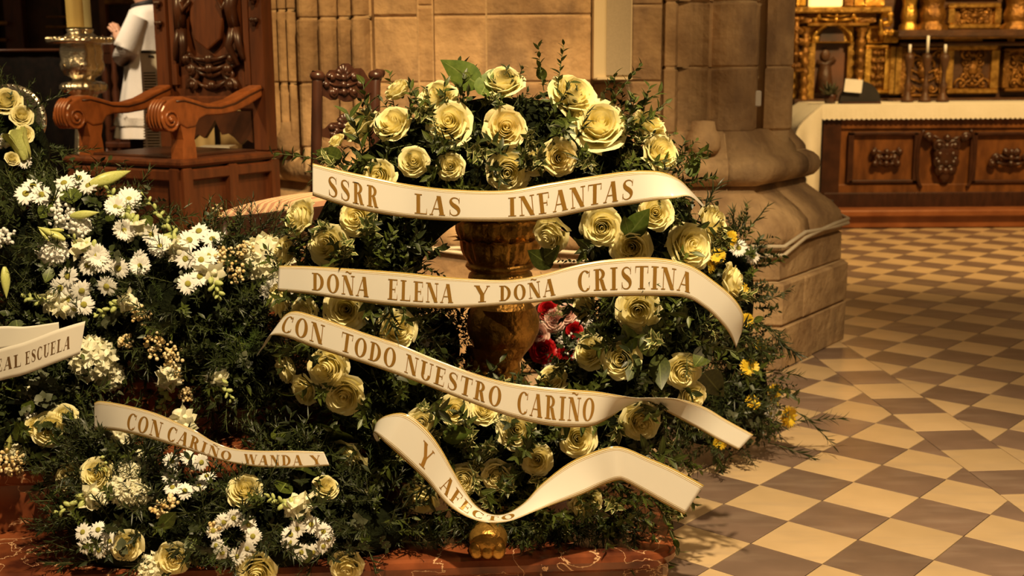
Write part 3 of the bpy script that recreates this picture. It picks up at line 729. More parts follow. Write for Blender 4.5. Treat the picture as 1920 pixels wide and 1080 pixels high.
mb = MB(); mb.tube([V((axc+.005+.088*math.cos(a), MY+.09*math.sin(a), 2.035+.02*math.cos(a))) for a in [i/20*2*math.pi for i in range(21)]], .02, 8); obj('collar', mb, 'black', man, True)

# floor standing white cooler, cream covered table and black pole behind the armchair
cl_ = thing('air_cooler', 'white floor standing air cooler with louvred grille behind the armchair', 'air cooler', at(285, 280, 7.6)[:2]+(.6,))
a, b = at(262, 94, 7.6), at(318, 300, 7.6)
mb = MB(); mb.box(((a.x+b.x)/2, 7.75, (a.z+.6)/2), (b.x-a.x, .3, a.z-.6), bev=.012); obj('casing', mb, 'plastic_white', cl_)
mb = MB(); mb.box(((a.x+b.x)/2, 7.597, a.z-.012), (b.x-a.x-.02, .012, .014)); obj('top_slot', mb, 'black', cl_)
bxs('control', (278, 104, 287, 108), 7.59, .02, 'black', cl_, .001)
bxs('grille_recess', (269, 136, 300, 292), 7.594, .01, 'black', cl_, .001)
for k in range(29): bxs('slat', (269, 138+k*5.3, 301, 140.6+k*5.3), 7.585, .02, 'plastic_white', cl_, .002)
ct = thing('covered_table', 'cream covered table glimpsed through the armchair opening', 'table', at(400, 300, 7.4)[:2]+(.6,))
a, b = at(340, 200, 7.6), at(455, 290, 7.6)
mb = MB(); mb.grid(lambda u, v: (lerp(a.x, b.x, u), 7.6+.015*math.sin(u*30)*v, lerp(a.z, .61, v)), 40, 6); mb.grid(lambda u, v: (lerp(a.x, b.x, u), 7.6+.4*v, a.z), 2, 2); obj('cloth', mb, 'cream', ct, True)
bxs('tabletop', (342, 201, 453, 204), 7.62, .36, 'cream', ct)
for px in (350, 445): bxs('leg', (px, 204, px+6, 390), 7.68, .05, 'dark_wood', ct)
pp_ = at(401, 122, 7.3); mb = MB(); mb.lathe([(0, .6), (.12, .6), (.12, .615), (.018, .64), (.018, 1.75), (.03, 1.76), (0, 1.78)], 12, (pp_.x, 7.3, 0)); tag(obj('metal_pole', mb, 'black', None, True), 'thin black pole in front of the cream covered table', 'pole')
tag(bxs('paper_folder', (366, 276, 432, 285), 6.95, .2, 'paper'), 'pale folder lying behind the armchair seat', 'folder')
fo_ = [o for o in COL.objects if o.name.startswith('paper_folder')][0]
sb = thing('stool', 'low wooden stool holding the pale folder behind the armchair', 'stool', at(400, 300, 7.0)[:2]+(.6,))
bxs('seat', (360, 287, 438, 297), 6.93, .24, 'wood', sb)
for px in (364, 428): bxs('leg', (px, 297, px+8, 418), 7.02, .05, 'wood', sb)

# ------------------------------------------------------------------ side altar on the right
AY = 11.55
al = thing('side_altar', 'carved wooden side altar with raised frame panels', 'altar', at(1700, 400, AY)[:2]+(0,))
def ab(name, rect, off, d, matn, parent=None, bev=.008):
    return bxs(name, rect, AY+off, d, matn, parent or al, bev)
ab('body', (1548, 205, 2300, 388), 0, .9, 'altar_wood')
ab('base_plinth', (1545, 362, 2310, 388), -.04, .9, 'dark_wood')
ab('corner_post', (1545, 215, 1572, 364), -.03, .05, 'carved_wood')
ab('top_rail', (1572, 218, 2300, 238), -.02, .04, 'altar_wood'); ab('bottom_rail', (1572, 346, 2300, 362), -.02, .04, 'altar_wood')
for x0, x1 in ((1592, 1722), (1822, 1960), (2010, 2150)):
    for r in ((x0, 248, x1, 254), (x0, 338, x1, 344), (x0, 248, x0+6, 344), (x1-6, 248, x1, 344)): ab('panel_moulding', r, -.035, .05, 'carved_wood')
    c = at((x0+x1)/2+4, 296, AY-.02); mb = MB(); scrolls(mb, c, (1, 0, 0), (0, 0, 1), (0, -1, 0), .5, .17, x0, 3, .022); ab_ = obj('carved_scroll', mb, 'carved_wood', al, True)
for sg in (-1, 1):
    mb = MB(); c = at(1773, 298, AY-.03); mb.tube([c+V((sg*(.21+.07*math.cos(t)), 0, .28*math.sin(t))) for t in [(-1.4+i*.2) for i in range(15)]], .018, 6); obj('curved_moulding', mb, 'carved_wood', al, True)
c = at(1773, 290, AY-.03); mb = MB(); scrolls(mb, c, (1, 0, 0), (0, 0, 1), (0, -1, 0), .42, .4, 31, 5, .026)
mb.ell(c, (.13, .05, .15)); mb.ell(c-V((0, 0, .2)), (.06, .04, .08)); obj('carved_medallion', mb, 'carved_wood', al, True)
asx = thing('altar_step', 'low reddish wooden step running under the side altar', 'step', at(1700, 410, 11.3)[:2]+(0,))
bxs('tread', (1440, 396, 2400, 402), 11.25, .5, 'red_step', asx); bxs('riser', (1444, 402, 2390, 423), 11.29, .4, 'red_step', asx)
acl = thing('altar_cloth', 'white altar cloth with scalloped hem hanging over the left end', 'altar cloth', at(1700, 205, AY)[:2]+(1.1,))
ztop = at(1700, 196, AY).z; xl, xr_ = at(1545, 205, AY-.05).x, at(2310, 205, AY-.05).x; zh = at(1700, 221, AY-.05).z
mb = MB(); mb.grid(lambda u, v: (lerp(xl-.02, xr_, u), lerp(AY-.06, AY+.9, v), ztop+.006), 4, 4)
mb.grid(lambda u, v: (lerp(xl-.02, xr_, u), AY-.06-.006*v, lerp(ztop+.006, zh, v)-.016*abs(math.sin(u*260))*v), 520, 3); obj('front_drop', mb, 'altar_cloth', acl, False)
mb = MB(); zb = at(1520, 362, AY).z
mb.grid(lambda u, v: (xl-.03-.26*math.sin(min(v*3, 1)*1.5)*(1-.15*v)+.02*math.sin(u*16)*v, AY-.10+.03*v+u*.95, lerp(ztop+.004, zb+.10*u, v)), 26, 18)
mb.grid(lambda u, v: (xl-.03-.26*u*math.sin(min(v*3, 1)*1.5)*(1-.15*v), AY-.10+.025*math.sin(u*9)*v, lerp(ztop+.004, zb-.03*math.sin(u*8), v)), 12, 18); obj('side_drop', mb, 'altar_cloth', acl, True)
# things on the altar
ms = thing('missal_stand', 'dark domed stand holding a white card on the altar', 'book stand', at(1610, 192, AY+.15)[:2]+(ztop,))
c = at(1611, 193, AY+.15); rr = .20
mb = MB(); mb.prism([(rr*math.cos(a), .215*math.sin(a)) for a in [i/18*math.pi for i in range(19)]], -.03, .03, (c.x, c.y, ztop+.008), (1, 0, 0), (0, 0, 1), (0, 1, 0)); obj('board', mb, 'black', ms)
mb = MB(); mb.box((c.x, c.y-.02, ztop+.015), (.38, .12, .02), bev=.004); obj('ledge', mb, 'dark_wood', ms)
c = at(1600, 161, AY+.09); mb = MB(); mb.box(c, (.17, .006, .125), Matrix.Rotation(math.radians(5), 3, 'Y')); tag(obj('card', mb, 'paper'), 'white card propped on the dark stand on the altar', 'card')
for k, px in enumerate((1701, 1734, 1767)):
    c = at(px, 185, AY+.45); t = thing('altar_candlestick', ('dark candlestick on the altar, leftmost of three', 'dark candlestick on the altar, middle of three', 'dark candlestick on the altar, rightmost of three')[k], 'candlestick', (c.x, c.y, ztop), 'three dark candlesticks on the side altar')
    zt = at(px, 101, AY+.45).z; h = zt-ztop
    mb = MB(); mb.lathe([(0, 0), (.065, .004), (.06, .03), (.03, .07*h/.4), (.025, .12), (.042, .17), (.02, .21), (.022, .3), (.045, h-.07), (.05, h-.03), (.02, h), (0, h)], 14, (c.x, c.y, ztop+.006)); obj('stick', mb, 'retable_dark', t, True)
    mb = MB(); mb.lathe([(0, 0), (.014, 0), (.014, .085 if k != 1 else .17), (0, .09 if k != 1 else .175)], 10, (c.x, c.y, zt+.004)); obj('candle', mb, 'paper', t, True)
pl = thing('potted_plant', 'small dull green plant beside the dark stand on the altar', 'plant', at(1556, 192, AY+.2)[:2]+(ztop,))
c = at(1556, 194, AY+.2); mb = MB(); mb.lathe([(0, 0), (.05, 0), (.07, .08), (.06, .09), (0, .085)], 14, (c.x, c.y, ztop+.007)); obj('pot', mb, 'carved_wood', pl, True)
mb = MB(); rg = random.Random(3)
for k in range(40):
    a, e = rg.uniform(0, 6.28), rg.uniform(.2, 1.4); d = V((math.cos(a)*math.cos(e), math.sin(a)*math.cos(e), math.sin(e))); o = V((c.x, c.y, ztop+.07)); s_ = d.cross(V((0, 0, 1))).normalized(); L = rg.uniform(.1, .19)
    mb.grid(lambda u, v: o+d*(L*v)+s_*((u-.5)*.035*math.sin(math.pi*(.1+.9*v))), 2, 4)
obj('foliage', mb, 'euc_leaf', pl, True)

# ------------------------------------------------------------------ gilded altarpiece
RY = 12.75
rb = thing('altarpiece', 'tall gilded baroque altarpiece with columns niches and carved panels', 'altarpiece', at(1700, 190, RY)[:2]+(0,))
def rp_(name, rect, d, matn, off=0): return bxs(name, rect, RY-d+off, d, matn, rb, .012)
bxs('backboard', (1484, -420, 2320, 410), RY, .12, 'retable_dark', rb)
rp_('lower_base', (1490, 186, 2310, 400), .25, 'retable_dark')
def framed(rect, fmat, pmat, wd=7, seed=1, boss=True):
    x0, y0, x1, y1 = rect
    rp_('panel', rect, .05, pmat)
    for r in ((x0, y0, x1, y0+wd), (x0, y1-wd, x1, y1), (x0, y0+wd, x0+wd, y1-wd), (x1-wd, y0+wd, x1, y1-wd)): rp_('frame_bar', r, .11, fmat)
    if boss:
        c = at((x0+x1)/2, (y0+y1)/2, RY-.06); k = RY/2220; mb = MB()
        scrolls(mb, c, (1, 0, 0), (0, 0, 1), (0, -1, 0), (x1-x0-2*wd)*k*.95, (y1-y0-2*wd)*k*.9, seed, 5, .016); mb.ell(c, ((x1-x0)*k*.13, .05, (y1-y0)*k*.13)); obj('relief', mb, 'dim_gold', rb, True)
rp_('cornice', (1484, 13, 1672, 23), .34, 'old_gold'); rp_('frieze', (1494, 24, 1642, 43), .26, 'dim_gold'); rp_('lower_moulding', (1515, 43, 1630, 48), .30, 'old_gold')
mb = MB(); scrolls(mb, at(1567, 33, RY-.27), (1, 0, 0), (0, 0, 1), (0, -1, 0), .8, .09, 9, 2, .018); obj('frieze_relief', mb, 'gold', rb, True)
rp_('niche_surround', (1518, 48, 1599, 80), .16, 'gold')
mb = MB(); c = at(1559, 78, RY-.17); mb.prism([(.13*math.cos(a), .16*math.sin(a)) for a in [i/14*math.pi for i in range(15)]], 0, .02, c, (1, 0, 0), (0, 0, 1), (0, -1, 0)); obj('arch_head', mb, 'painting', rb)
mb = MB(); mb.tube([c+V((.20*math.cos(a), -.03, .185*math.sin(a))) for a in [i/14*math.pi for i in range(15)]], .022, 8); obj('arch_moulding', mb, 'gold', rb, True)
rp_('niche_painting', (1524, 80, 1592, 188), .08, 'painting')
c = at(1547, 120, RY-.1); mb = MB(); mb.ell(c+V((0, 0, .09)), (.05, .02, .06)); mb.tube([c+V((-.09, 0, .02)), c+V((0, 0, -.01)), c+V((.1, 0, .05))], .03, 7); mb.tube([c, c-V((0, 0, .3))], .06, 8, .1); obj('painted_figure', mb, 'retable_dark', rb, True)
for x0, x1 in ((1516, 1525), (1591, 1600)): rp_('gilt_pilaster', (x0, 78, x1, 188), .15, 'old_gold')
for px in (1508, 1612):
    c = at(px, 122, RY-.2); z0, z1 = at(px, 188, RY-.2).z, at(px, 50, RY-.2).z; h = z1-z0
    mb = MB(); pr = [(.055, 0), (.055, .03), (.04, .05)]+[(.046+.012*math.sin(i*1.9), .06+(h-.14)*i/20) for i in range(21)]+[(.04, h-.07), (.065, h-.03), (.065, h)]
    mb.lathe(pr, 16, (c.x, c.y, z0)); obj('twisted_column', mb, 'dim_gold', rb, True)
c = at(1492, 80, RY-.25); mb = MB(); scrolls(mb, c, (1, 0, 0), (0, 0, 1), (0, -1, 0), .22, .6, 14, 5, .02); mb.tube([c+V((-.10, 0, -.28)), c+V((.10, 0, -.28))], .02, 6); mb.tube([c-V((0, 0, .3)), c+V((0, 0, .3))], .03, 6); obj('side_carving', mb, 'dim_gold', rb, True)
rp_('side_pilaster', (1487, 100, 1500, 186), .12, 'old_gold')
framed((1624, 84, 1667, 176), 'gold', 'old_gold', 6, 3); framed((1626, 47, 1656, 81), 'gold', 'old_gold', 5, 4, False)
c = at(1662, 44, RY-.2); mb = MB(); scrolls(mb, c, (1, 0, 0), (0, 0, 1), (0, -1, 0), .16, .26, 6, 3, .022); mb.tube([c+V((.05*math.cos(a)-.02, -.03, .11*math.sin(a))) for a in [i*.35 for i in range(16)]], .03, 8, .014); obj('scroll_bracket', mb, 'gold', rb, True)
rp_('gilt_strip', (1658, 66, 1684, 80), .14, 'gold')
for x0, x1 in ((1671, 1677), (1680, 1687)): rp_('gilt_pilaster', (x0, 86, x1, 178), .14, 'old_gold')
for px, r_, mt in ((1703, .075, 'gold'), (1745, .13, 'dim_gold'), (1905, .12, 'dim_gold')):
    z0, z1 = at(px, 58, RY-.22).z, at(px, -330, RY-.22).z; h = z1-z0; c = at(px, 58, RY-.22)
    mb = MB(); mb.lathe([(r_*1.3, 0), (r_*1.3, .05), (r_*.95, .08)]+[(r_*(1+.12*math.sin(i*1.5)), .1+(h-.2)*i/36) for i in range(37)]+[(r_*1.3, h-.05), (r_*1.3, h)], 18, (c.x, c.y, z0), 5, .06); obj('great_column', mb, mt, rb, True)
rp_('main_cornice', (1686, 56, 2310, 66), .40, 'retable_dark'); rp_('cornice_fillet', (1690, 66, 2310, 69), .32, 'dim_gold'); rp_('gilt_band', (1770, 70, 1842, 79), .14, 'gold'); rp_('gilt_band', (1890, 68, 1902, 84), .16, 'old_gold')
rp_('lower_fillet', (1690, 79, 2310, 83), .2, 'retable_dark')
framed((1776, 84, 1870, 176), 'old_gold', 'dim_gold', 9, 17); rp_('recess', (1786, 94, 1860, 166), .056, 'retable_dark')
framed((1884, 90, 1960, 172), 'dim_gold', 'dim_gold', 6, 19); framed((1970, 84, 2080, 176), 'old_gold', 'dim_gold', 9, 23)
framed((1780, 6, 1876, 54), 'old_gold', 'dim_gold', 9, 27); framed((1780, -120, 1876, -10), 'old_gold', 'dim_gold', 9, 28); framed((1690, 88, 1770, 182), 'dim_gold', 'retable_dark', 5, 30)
for x0 in (1500, 1590, 1610, 1630, 1648): rp_('upper_pilaster', (x0, -150, x0+10, 12), .14, 'gold' if x0 != 1590 else 'dim_gold')
lp = bxs('glow_panel', (1522, -40, 1579, 12), RY-.34, .1, 'glowing_gilt'); tag(lp, 'bright warm panel above the altarpiece cornice with its light put in as glow', 'altarpiece_panel')

# ------------------------------------------------------------------ gilded stand behind the wreath
GX, GY = at(938, 460, 3.82).x, 3.82
gk = GY/2220
def gz(py): return at(938, py, GY).z
gs = thing('gilded_stand', 'carved gilded wooden torch stand behind the rose wreath', 'stand', (GX, GY, .2))
def gpart(name, prof, lob=0, amp=0, n=40, mt='old_gold'):
    mb = MB(); mb.lathe([(r*gk, gz(y)) for r, y in prof], n, (GX, GY, 0), lob, amp); return obj(name, mb, mt, gs, True)
gpart('top_plate', [(0, 326), (128, 327), (134, 333), (130, 342), (90, 348), (0, 350)], mt='red_step')
gpart('cup', [(60, 345), (72, 380), (80, 405), (76, 425), (68, 450), (60, 480), (52, 492)], 12, .03, 60)
mb = MB()
for row, (y0, y1, r0, r1, n_) in enumerate(((492, 434, 56, 80, 12), (448, 398, 72, 84, 12))):
    for i in range(n_):
        a = (i+.5*row)/n_*2*math.pi; d = V((math.cos(a), math.sin(a), 0)); tg = V((-d.y, d.x, 0)); o = V((GX, GY, 0))
        def lf(u, v):
            r = lerp(r0, r1, v)+(22*max(0, v-.72)**2/.08)+9*math.sin(math.pi*u)**.6*math.sin(math.pi*min(1, v+.15))-5*math.exp(-((u-.5)/.07)**2)
            return o+d*(r*gk)+tg*((u-.5)*(2*math.pi*r1/n_)*gk*(1 if v < .7 else max(.1, 1-((v-.7)/.3)**2)))+V((0, 0, gz(lerp(y0, y1, v)+(10*((v-.8)/.2)**2 if v > .8 else 0))))
        mb.grid(lf, 6, 8)
obj('acanthus_leaves', mb, 'old_gold', gs, True)
gpart('collar', [(50, 488), (64, 491), (67, 497), (62, 503), (54, 506), (60, 512), (62, 520), (56, 528), (44, 534)])
gpart('knop', [(40, 530), (38, 548), (48, 560), (64, 580), (70, 600), (69, 620), (58, 645), (42, 665), (34, 680), (36, 700), (52, 720), (62, 745), (54, 780), (38, 810), (34, 840)], 3, .06, 48)
rg = random.Random(5); mb = MB()
for i in range(46):
    a = rg.uniform(-2.7, -1.2); y = rg.uniform(645, 720); r = (50+10*math.sin((y-640)/60*2))*gk
    mb.ell((GX+r*math.cos(a)-.02, GY+r*math.sin(a)*1.05, gz(y)), (.014,)*3, None, 8, 6)
obj('grape_cluster', mb, 'old_gold', gs, True)
mb = MB(); 
for sg, y0 in ((1, 570), (-1, 640)):
    o = V((GX, GY, 0)); mb.grid(lambda u, v: o+V((math.sin((u-.5)*1.8+sg*.4+v*.6*sg)*(70-16*v+8*math.sin(u*math.pi))*gk, -math.cos((u-.5)*1.8+sg*.4+v*.6*sg)*(70-16*v+8*math.sin(u*math.pi))*gk, gz(y0+70*v))), 8, 8)
obj('vine_leaf', mb, 'old_gold', gs, True)
for k in range(3):
    a = -math.pi/2+k*2*math.pi/3-.05; d = V((math.cos(a), math.sin(a), 0)); o = V((GX, GY, 0)); R_ = .70 if k == 0 else .5
    mb = MB(); mb.tube([o+zv*.42, o+d*(R_*.25)+zv*.36, o+d*(R_*.5)+zv*.25, o+d*(R_*.75)+zv*.222, o+d*(R_*.93)+zv*.25], .03, 10, .045)
    e = o+d*(R_*.96)+zv*.245
    mb.ell(e, (.055, .06, .048), None, 16, 10)
    for j in (-1, 0, 1): mb.ell(e+d*.035+V((-d.y, d.x, 0))*(j*.03)-zv*.018, (.022, .03, .026), None, 10, 8)
    obj('paw_foot', mb, 'old_gold', gs, True)

# ------------------------------------------------------------------ flower kit
def petal(mb, th, rb_, rtip, zb, zt, hw, roll, rg, nu=6, nv=6, tuck=.0):
    ph = rg.uniform(0, 6.28); wob = rg.uniform(.01, .03)
    def fn(u, v):
        s = u*2-1; q = math.sin(v*math.pi/2)
        r = rb_+(rtip-rb_)*q**.75; z = zb+(zt-zb)*(1-math.cos(v*math.pi/2))**.8
        k = max(0, (v-.68)/.32); r += roll*k*k; z -= roll*.75*k*k*k
        w_ = hw*(.25+.75*math.sin(min(1, v*1.12)*math.pi*.56)); a = th+s*w_
        z -= .11*(abs(s)**2.6)*v+wob*math.sin(s*5+ph)*v; r -= tuck*s*(v); r += wob*math.cos(s*6+ph)*k
        z -= .05*math.exp(-((s-.1)/.12)**2)*max(0, v-.9)*6*(0 if roll < .05 else .4)
        return V((r*math.cos(a), r*math.sin(a), z))
    mb.grid(fn, nu, nv)
def make_rose(seed, opn, m1='rose'):
    rg = random.Random(seed); inner = MB()
    def sp(u, v):                                    # the furled heart
        a = u*2*math.pi*3.4; r = .02+.215*u**.85+.014*math.sin(a*1.7); rr = r*(.62+.38*math.sin(v*1.57))
        return V((rr*math.cos(a), rr*math.sin(a), -.05+(.47-.07*u)*v+.016*math.sin(a*1.9)*v))
    inner.grid(sp, 60, 4)
    for k in range(4): petal(inner, k*1.7+rg.uniform(-.2, .2), .10, .265, -.1, .40+rg.uniform(-.02, .02), 1.1, .03, rg, tuck=.045)
    for k in range(5): petal(inner, .5+k*1.26+rg.uniform(-.2, .2), .10, .345, -.12, .37+rg.uniform(-.03, .02), .95, .055, rg, tuck=.045)
    for k in range(5): petal(inner, 1.0+k*1.26+rg.uniform(-.2, .2), .10, .42, -.16, .30+rg.uniform(-.04, .03), .88, .09, rg, tuck=.04)
    inner.m = 1; inner.lathe([(0, -.32), (.05, -.30), (.10, -.22), (.12, -.13), (.06, -.08)], 10)
    me = inner.mesh('rose', [m1, 'stem']); outs = []
    for k in range(5):
        mb = MB(); petal(mb, k*1.2566+rg.uniform(-.2, .2)+.3, .05, .47*opn+rg.uniform(-.03, .05), -.22, .20-.10*(opn-1)*4+rg.uniform(-.14, .06), .78, .13, rg, 8, 7)
        outs.append(mb.mesh('petal', m1))
    return me, outs
ROSES = [make_rose(1, 1.0), make_rose(2, 1.06), make_rose(3, .95), make_rose(4, 1.1), make_rose(5, 1.0, 'rose_blush')]
def put_rose(parent, pos, n, diam, k=None, roll=None):
    me, outs = ROSES[k if k is not None else random.choice((0, 0, 1, 2, 3))]
    r = link('rose', me, parent, frame(pos, n, rnd(0, 6.28) if roll is None else roll, diam))
    for o in outs: local('petal', o, r)
    return r
def leaf(mb, o, d, n, L, W, fold=.25, bend=.2, nv=4, round_=False, wav=0):
    d = d.normalized(); s = d.cross(n)
    if s.length < 1e-3: s = d.orthogonal()
    s.normalize(); n = s.cross(d)
    def fn(u, v):
        x = (u-.5)*2; w_ = (math.sin(math.pi*min(1, .04+.96*v)**(.75 if not round_ else .85)))*W/2
        return o+d*(L*v)+s*(x*w_)+n*(abs(x)*w_*fold-bend*L*v*v+wav*math.sin(v*14+x*2)*abs(x))
    mb.grid(fn, 2, nv)
def sprig(kind, seed):
    rg = random.Random(seed); mb = MB(); r = rg.uniform
    spec = {'myrtle': (.17, 18, .036, .015), 'pitto': (.10, 15, .046, .023), 'ruscus': (.19, 12, .055, .021), 'fern': (.20, 46, .034, .0035), 'euc': (.16, 11, .036, .034), 'spike': (.22, 26, .06, .007)}[kind]
    L, n, ll, lw = spec; bx_, by_ = r(-.25, .25), r(-.25, .25)
    def P(t): return V((bx_*L*t*t, by_*L*t*t, L*t))
    mb.m = 1; mb.tube([P(i/4) for i in range(5)], .0022, 4, .001); mb.m = 0
    for i in range(n):
        t = .08+.92*(i+.5)/n if kind != 'pitto' else .3+.7*(i/n)**.6
        a = i*(2.4 if kind in ('pitto', 'fern', 'spike') else 1.6)+r(-.5, .5); tilt = {'myrtle': .9, 'pitto': 1.15-.6*t, 'ruscus': .75, 'fern': .8, 'euc': 1.1, 'spike': .6}[kind]+r(-.25, .25)
        d = V((math.cos(a)*math.sin(tilt), math.sin(a)*math.sin(tilt), math.cos(tilt))); nn = V((-math.cos(a)*math.cos(tilt), -math.sin(a)*math.cos(tilt), math.sin(tilt)))
        k = r(.75, 1.15)*(1-.35*abs(t-.5))
        leaf(mb, P(t), d, nn, ll*k, lw*k, .25, r(.05, .3), 2 if kind == 'fern' else 4, kind == 'euc', .004 if kind == 'pitto' else 0)
    return mb
SPM = {'myrtle': 'leaf', 'pitto': 'pitto_leaf', 'ruscus': 'leaf', 'fern': 'fern_leaf', 'euc': 'euc_leaf', 'spike': 'dark_leaf'}
SPR = {k: [sprig(k, 10*i+hash_) for i in range(4)] for hash_, k in enumerate(SPM)}
SPMESH = {k: [mb.mesh(k, [SPM[k], 'stem']) for mb in v] for k, v in SPR.items()}
SPNAME = {'myrtle': 'myrtle_sprig', 'pitto': 'variegated_sprig', 'ruscus': 'ruscus_sprig', 'fern': 'fern_sprig', 'euc': 'eucalyptus_sprig', 'spike': 'pine_sprig'}
def put_sprig(parent, kind, pos, d, sc=1.0):
    return link(SPNAME[kind], random.choice(SPMESH[kind]), parent, frame(pos, d, rnd(0, 6.28), sc))
BIG = []
for k in range(4):
    mb = MB(); leaf(mb, V((0, 0, 0)), V((0, 0, 1)), V((0, 1, 0)), 1, .62, .12, .12+.06*k, 8); BIG.append((mb.mesh('leaf', 'leaf'), mb.mesh('leaf', 'bright_leaf')))
def put_leaf(parent, pos, tip, L, bright=0):
    d = (V(tip)-V(pos)).normalized(); n = (CAM-V(pos)).normalized(); x = d.cross(n).normalized(); y = d.cross(x)*-1
    R = Matrix((x, x.cross(d)*-1, d)).transposed()
    R = Matrix((x, d.cross(x), d)).transposed()
    return link('leaf', random.choice(BIG)[bright], parent, Matrix.Translation(V(pos)) @ R.to_4x4() @ Matrix.Scale(L, 4))
def make_daisy(seed, layers=2, drop=.1, m1='white_petal', np_=13):
    rg = random.Random(seed); mb = MB()
    for l in range(layers):
        for k in range(np_):
            a = (k+.5*l)/np_*2*math.pi+rg.uniform(-.1, .1); d = V((math.cos(a), math.sin(a), .25-.2*l-drop+rg.uniform(-.08, .12))).normalized()
            leaf(mb, d*.08, d, V((0, 0, 1)), .42*rg.uniform(.9, 1.08), .17, -.12, .15, 4, True)
    me = mb.mesh('daisy', m1); mb = MB(); mb.grid(lambda u, v: V((.14*math.cos(u*6.2832)*math.sin(v*1.6), .14*math.sin(u*6.2832)*math.sin(v*1.6), .02+.07*math.cos(v*1.6))), 12, 5, True)
    return me, mb.mesh('disc', 'daisy_disc')
DAISY = [make_daisy(i, 2, .05+.12*i) for i in range(3)]
MUM = [make_daisy(20+i, 5, -.35, 'yellow_petal', 16) for i in range(2)]
POM = [make_daisy(30+i, 6, -.45, 'white_petal', 15) for i in range(2)]
def put_daisy(parent, pos, n, diam, kit=None, name='daisy'):
    me, dm = random.choice(kit or DAISY); o = link(name, me, parent, frame(pos, n, rnd(0, 6.28), diam)); local('disc', dm, o); return o
def make_cluster(seed, m1, nf=46):
    rg = random.Random(seed); mb = MB()
    for k in range(nf):
        z = 1-1.25*(k+.5)/nf; a = k*2.4; r = math.sqrt(max(0, 1-z*z)); n = V((r*math.cos(a), r*math.sin(a), z)); M_ = frame(n*.42*rg.uniform(.88, 1.05), n, rg.uniform(0, 6))
        for j in range(4):
            b = j*math.pi/2; d = V((math.cos(b), math.sin(b), .35)); t = MB(); leaf(t, V((0, 0, 0)), d, V((0, 0, 1)), .17*rg.uniform(.8, 1.2), .17, -.2, -.2, 3, True); mb.add(t, M_)
    return mb.mesh('hydrangea', m1)
CLUST = {'white': [make_cluster(i, 'white_petal') for i in range(2)], 'cream': [make_cluster(5+i, 'cream_petal') for i in range(2)]}
def put_cluster(parent, pos, n, diam, col='cream', name='hydrangea'): return link(name, random.choice(CLUST[col]), parent, frame(pos, n, rnd(0, 6.28), diam))
def make_lily():
    mb = MB()
    mb.grid(lambda u, v: V(((.14*math.sin(math.pi*min(1, .06+.94*v)**.8)*(1+.10*math.cos(3*u*6.2832)))*math.cos(u*6.2832), (.14*math.sin(math.pi*min(1, .06+.94*v)**.8)*(1+.10*math.cos(3*u*6.2832)))*math.sin(u*6.2832), v)), 18, 12, True)
    a = mb.mesh('lily_bud', 'lily_bud'); rg = random.Random(2); mb = MB()
    for k in range(6): petal(mb, k*1.047, .03, .26, 0, .95+rg.uniform(-.05, .05), .6, .08, rg)
    return a, mb.mesh('lily', 'lily_bud')
LILYB, LILYO = make_lily()
def put_lily(parent, a, b, op=False):
    a, b = V(a), V(b); d = b-a; return link('lily' if op else 'lily_bud', LILYO if op else LILYB, parent, frame(a, d, 0, d.length))
bm = MB(); bm.ell((0, 0, .5), (.30, .24, .5), None, 8, 6); BUD = bm.mesh('bud', 'snap_bud')
bm = MB(); rg = random.Random(9)
for k in range(5): leaf(bm, V((0, 0, .4)), V((math.cos(k*1.26), math.sin(k*1.26), .7)), V((0, 0, 1)), .75, .6, -.2, .3, 3, True)
bm.ell((0, 0, .3), (.25, .25, .38), None, 8, 6); BLOSSOM = bm.mesh('blossom', 'cream_petal')
def put_snap(parent, pts, n=14, size=.03, frac=.35):
    n = int(n*1.5); size *= 1.25
    """pts: stem path from the open flowers to the bud tip"""
    pts = [V(p) for p in pts]; mb = MB(); P = []
    for i in range(11):
        t = i/10*(len(pts)-1); k = min(int(t), len(pts)-2); P.append(lerp(pts[k], pts[k+1], t-k))
    mb.tube(P, .004, 6, .0018); o = obj('snapdragon', mb, 'stem', parent, True)
    for i in range(n):
        t = i/n; p = lerp(P[int(t*10)], P[min(10, int(t*10)+1)], t*10-int(t*10)); ax = (P[-1]-P[0]).normalized(); a = i*2.4
        x = ax.orthogonal().normalized(); y = ax.cross(x); d = (x*math.cos(a)+y*math.sin(a))*1.0+ax*.7
        op = t < frac; s_ = size*(1.15 if op else (1.0-.6*t))
        link('blossom' if op else 'bud', BLOSSOM if op else BUD, o, frame(p, d, rnd(0, 6), s_))
    return o
def put_spray(parent, pos, n, R_, cnt=60, m1='white_petal', size=.006, name='babys_breath', seed=0):
    rg = random.Random(seed); mb = MB(); n = V(n).normalized(); base_ = V(pos)-n*R_*1.2
    for k in range(cnt):
        d = V((rg.gauss(0, 1), rg.gauss(0, 1), rg.gauss(0, 1))).normalized(); p = V(pos)+d*R_*rg.uniform(.3, 1)
        mb.m = 0; mb.ell(p, (size*rg.uniform(.7, 1.2),)*3, None, 6, 4)
        if k % 2 == 0: mb.m = 1; mb.tube([base_, lerp(base_, p, .6)+d*.01, p], .0008, 3)
    return obj(name, mb, [m1, 'stem'], parent, True)

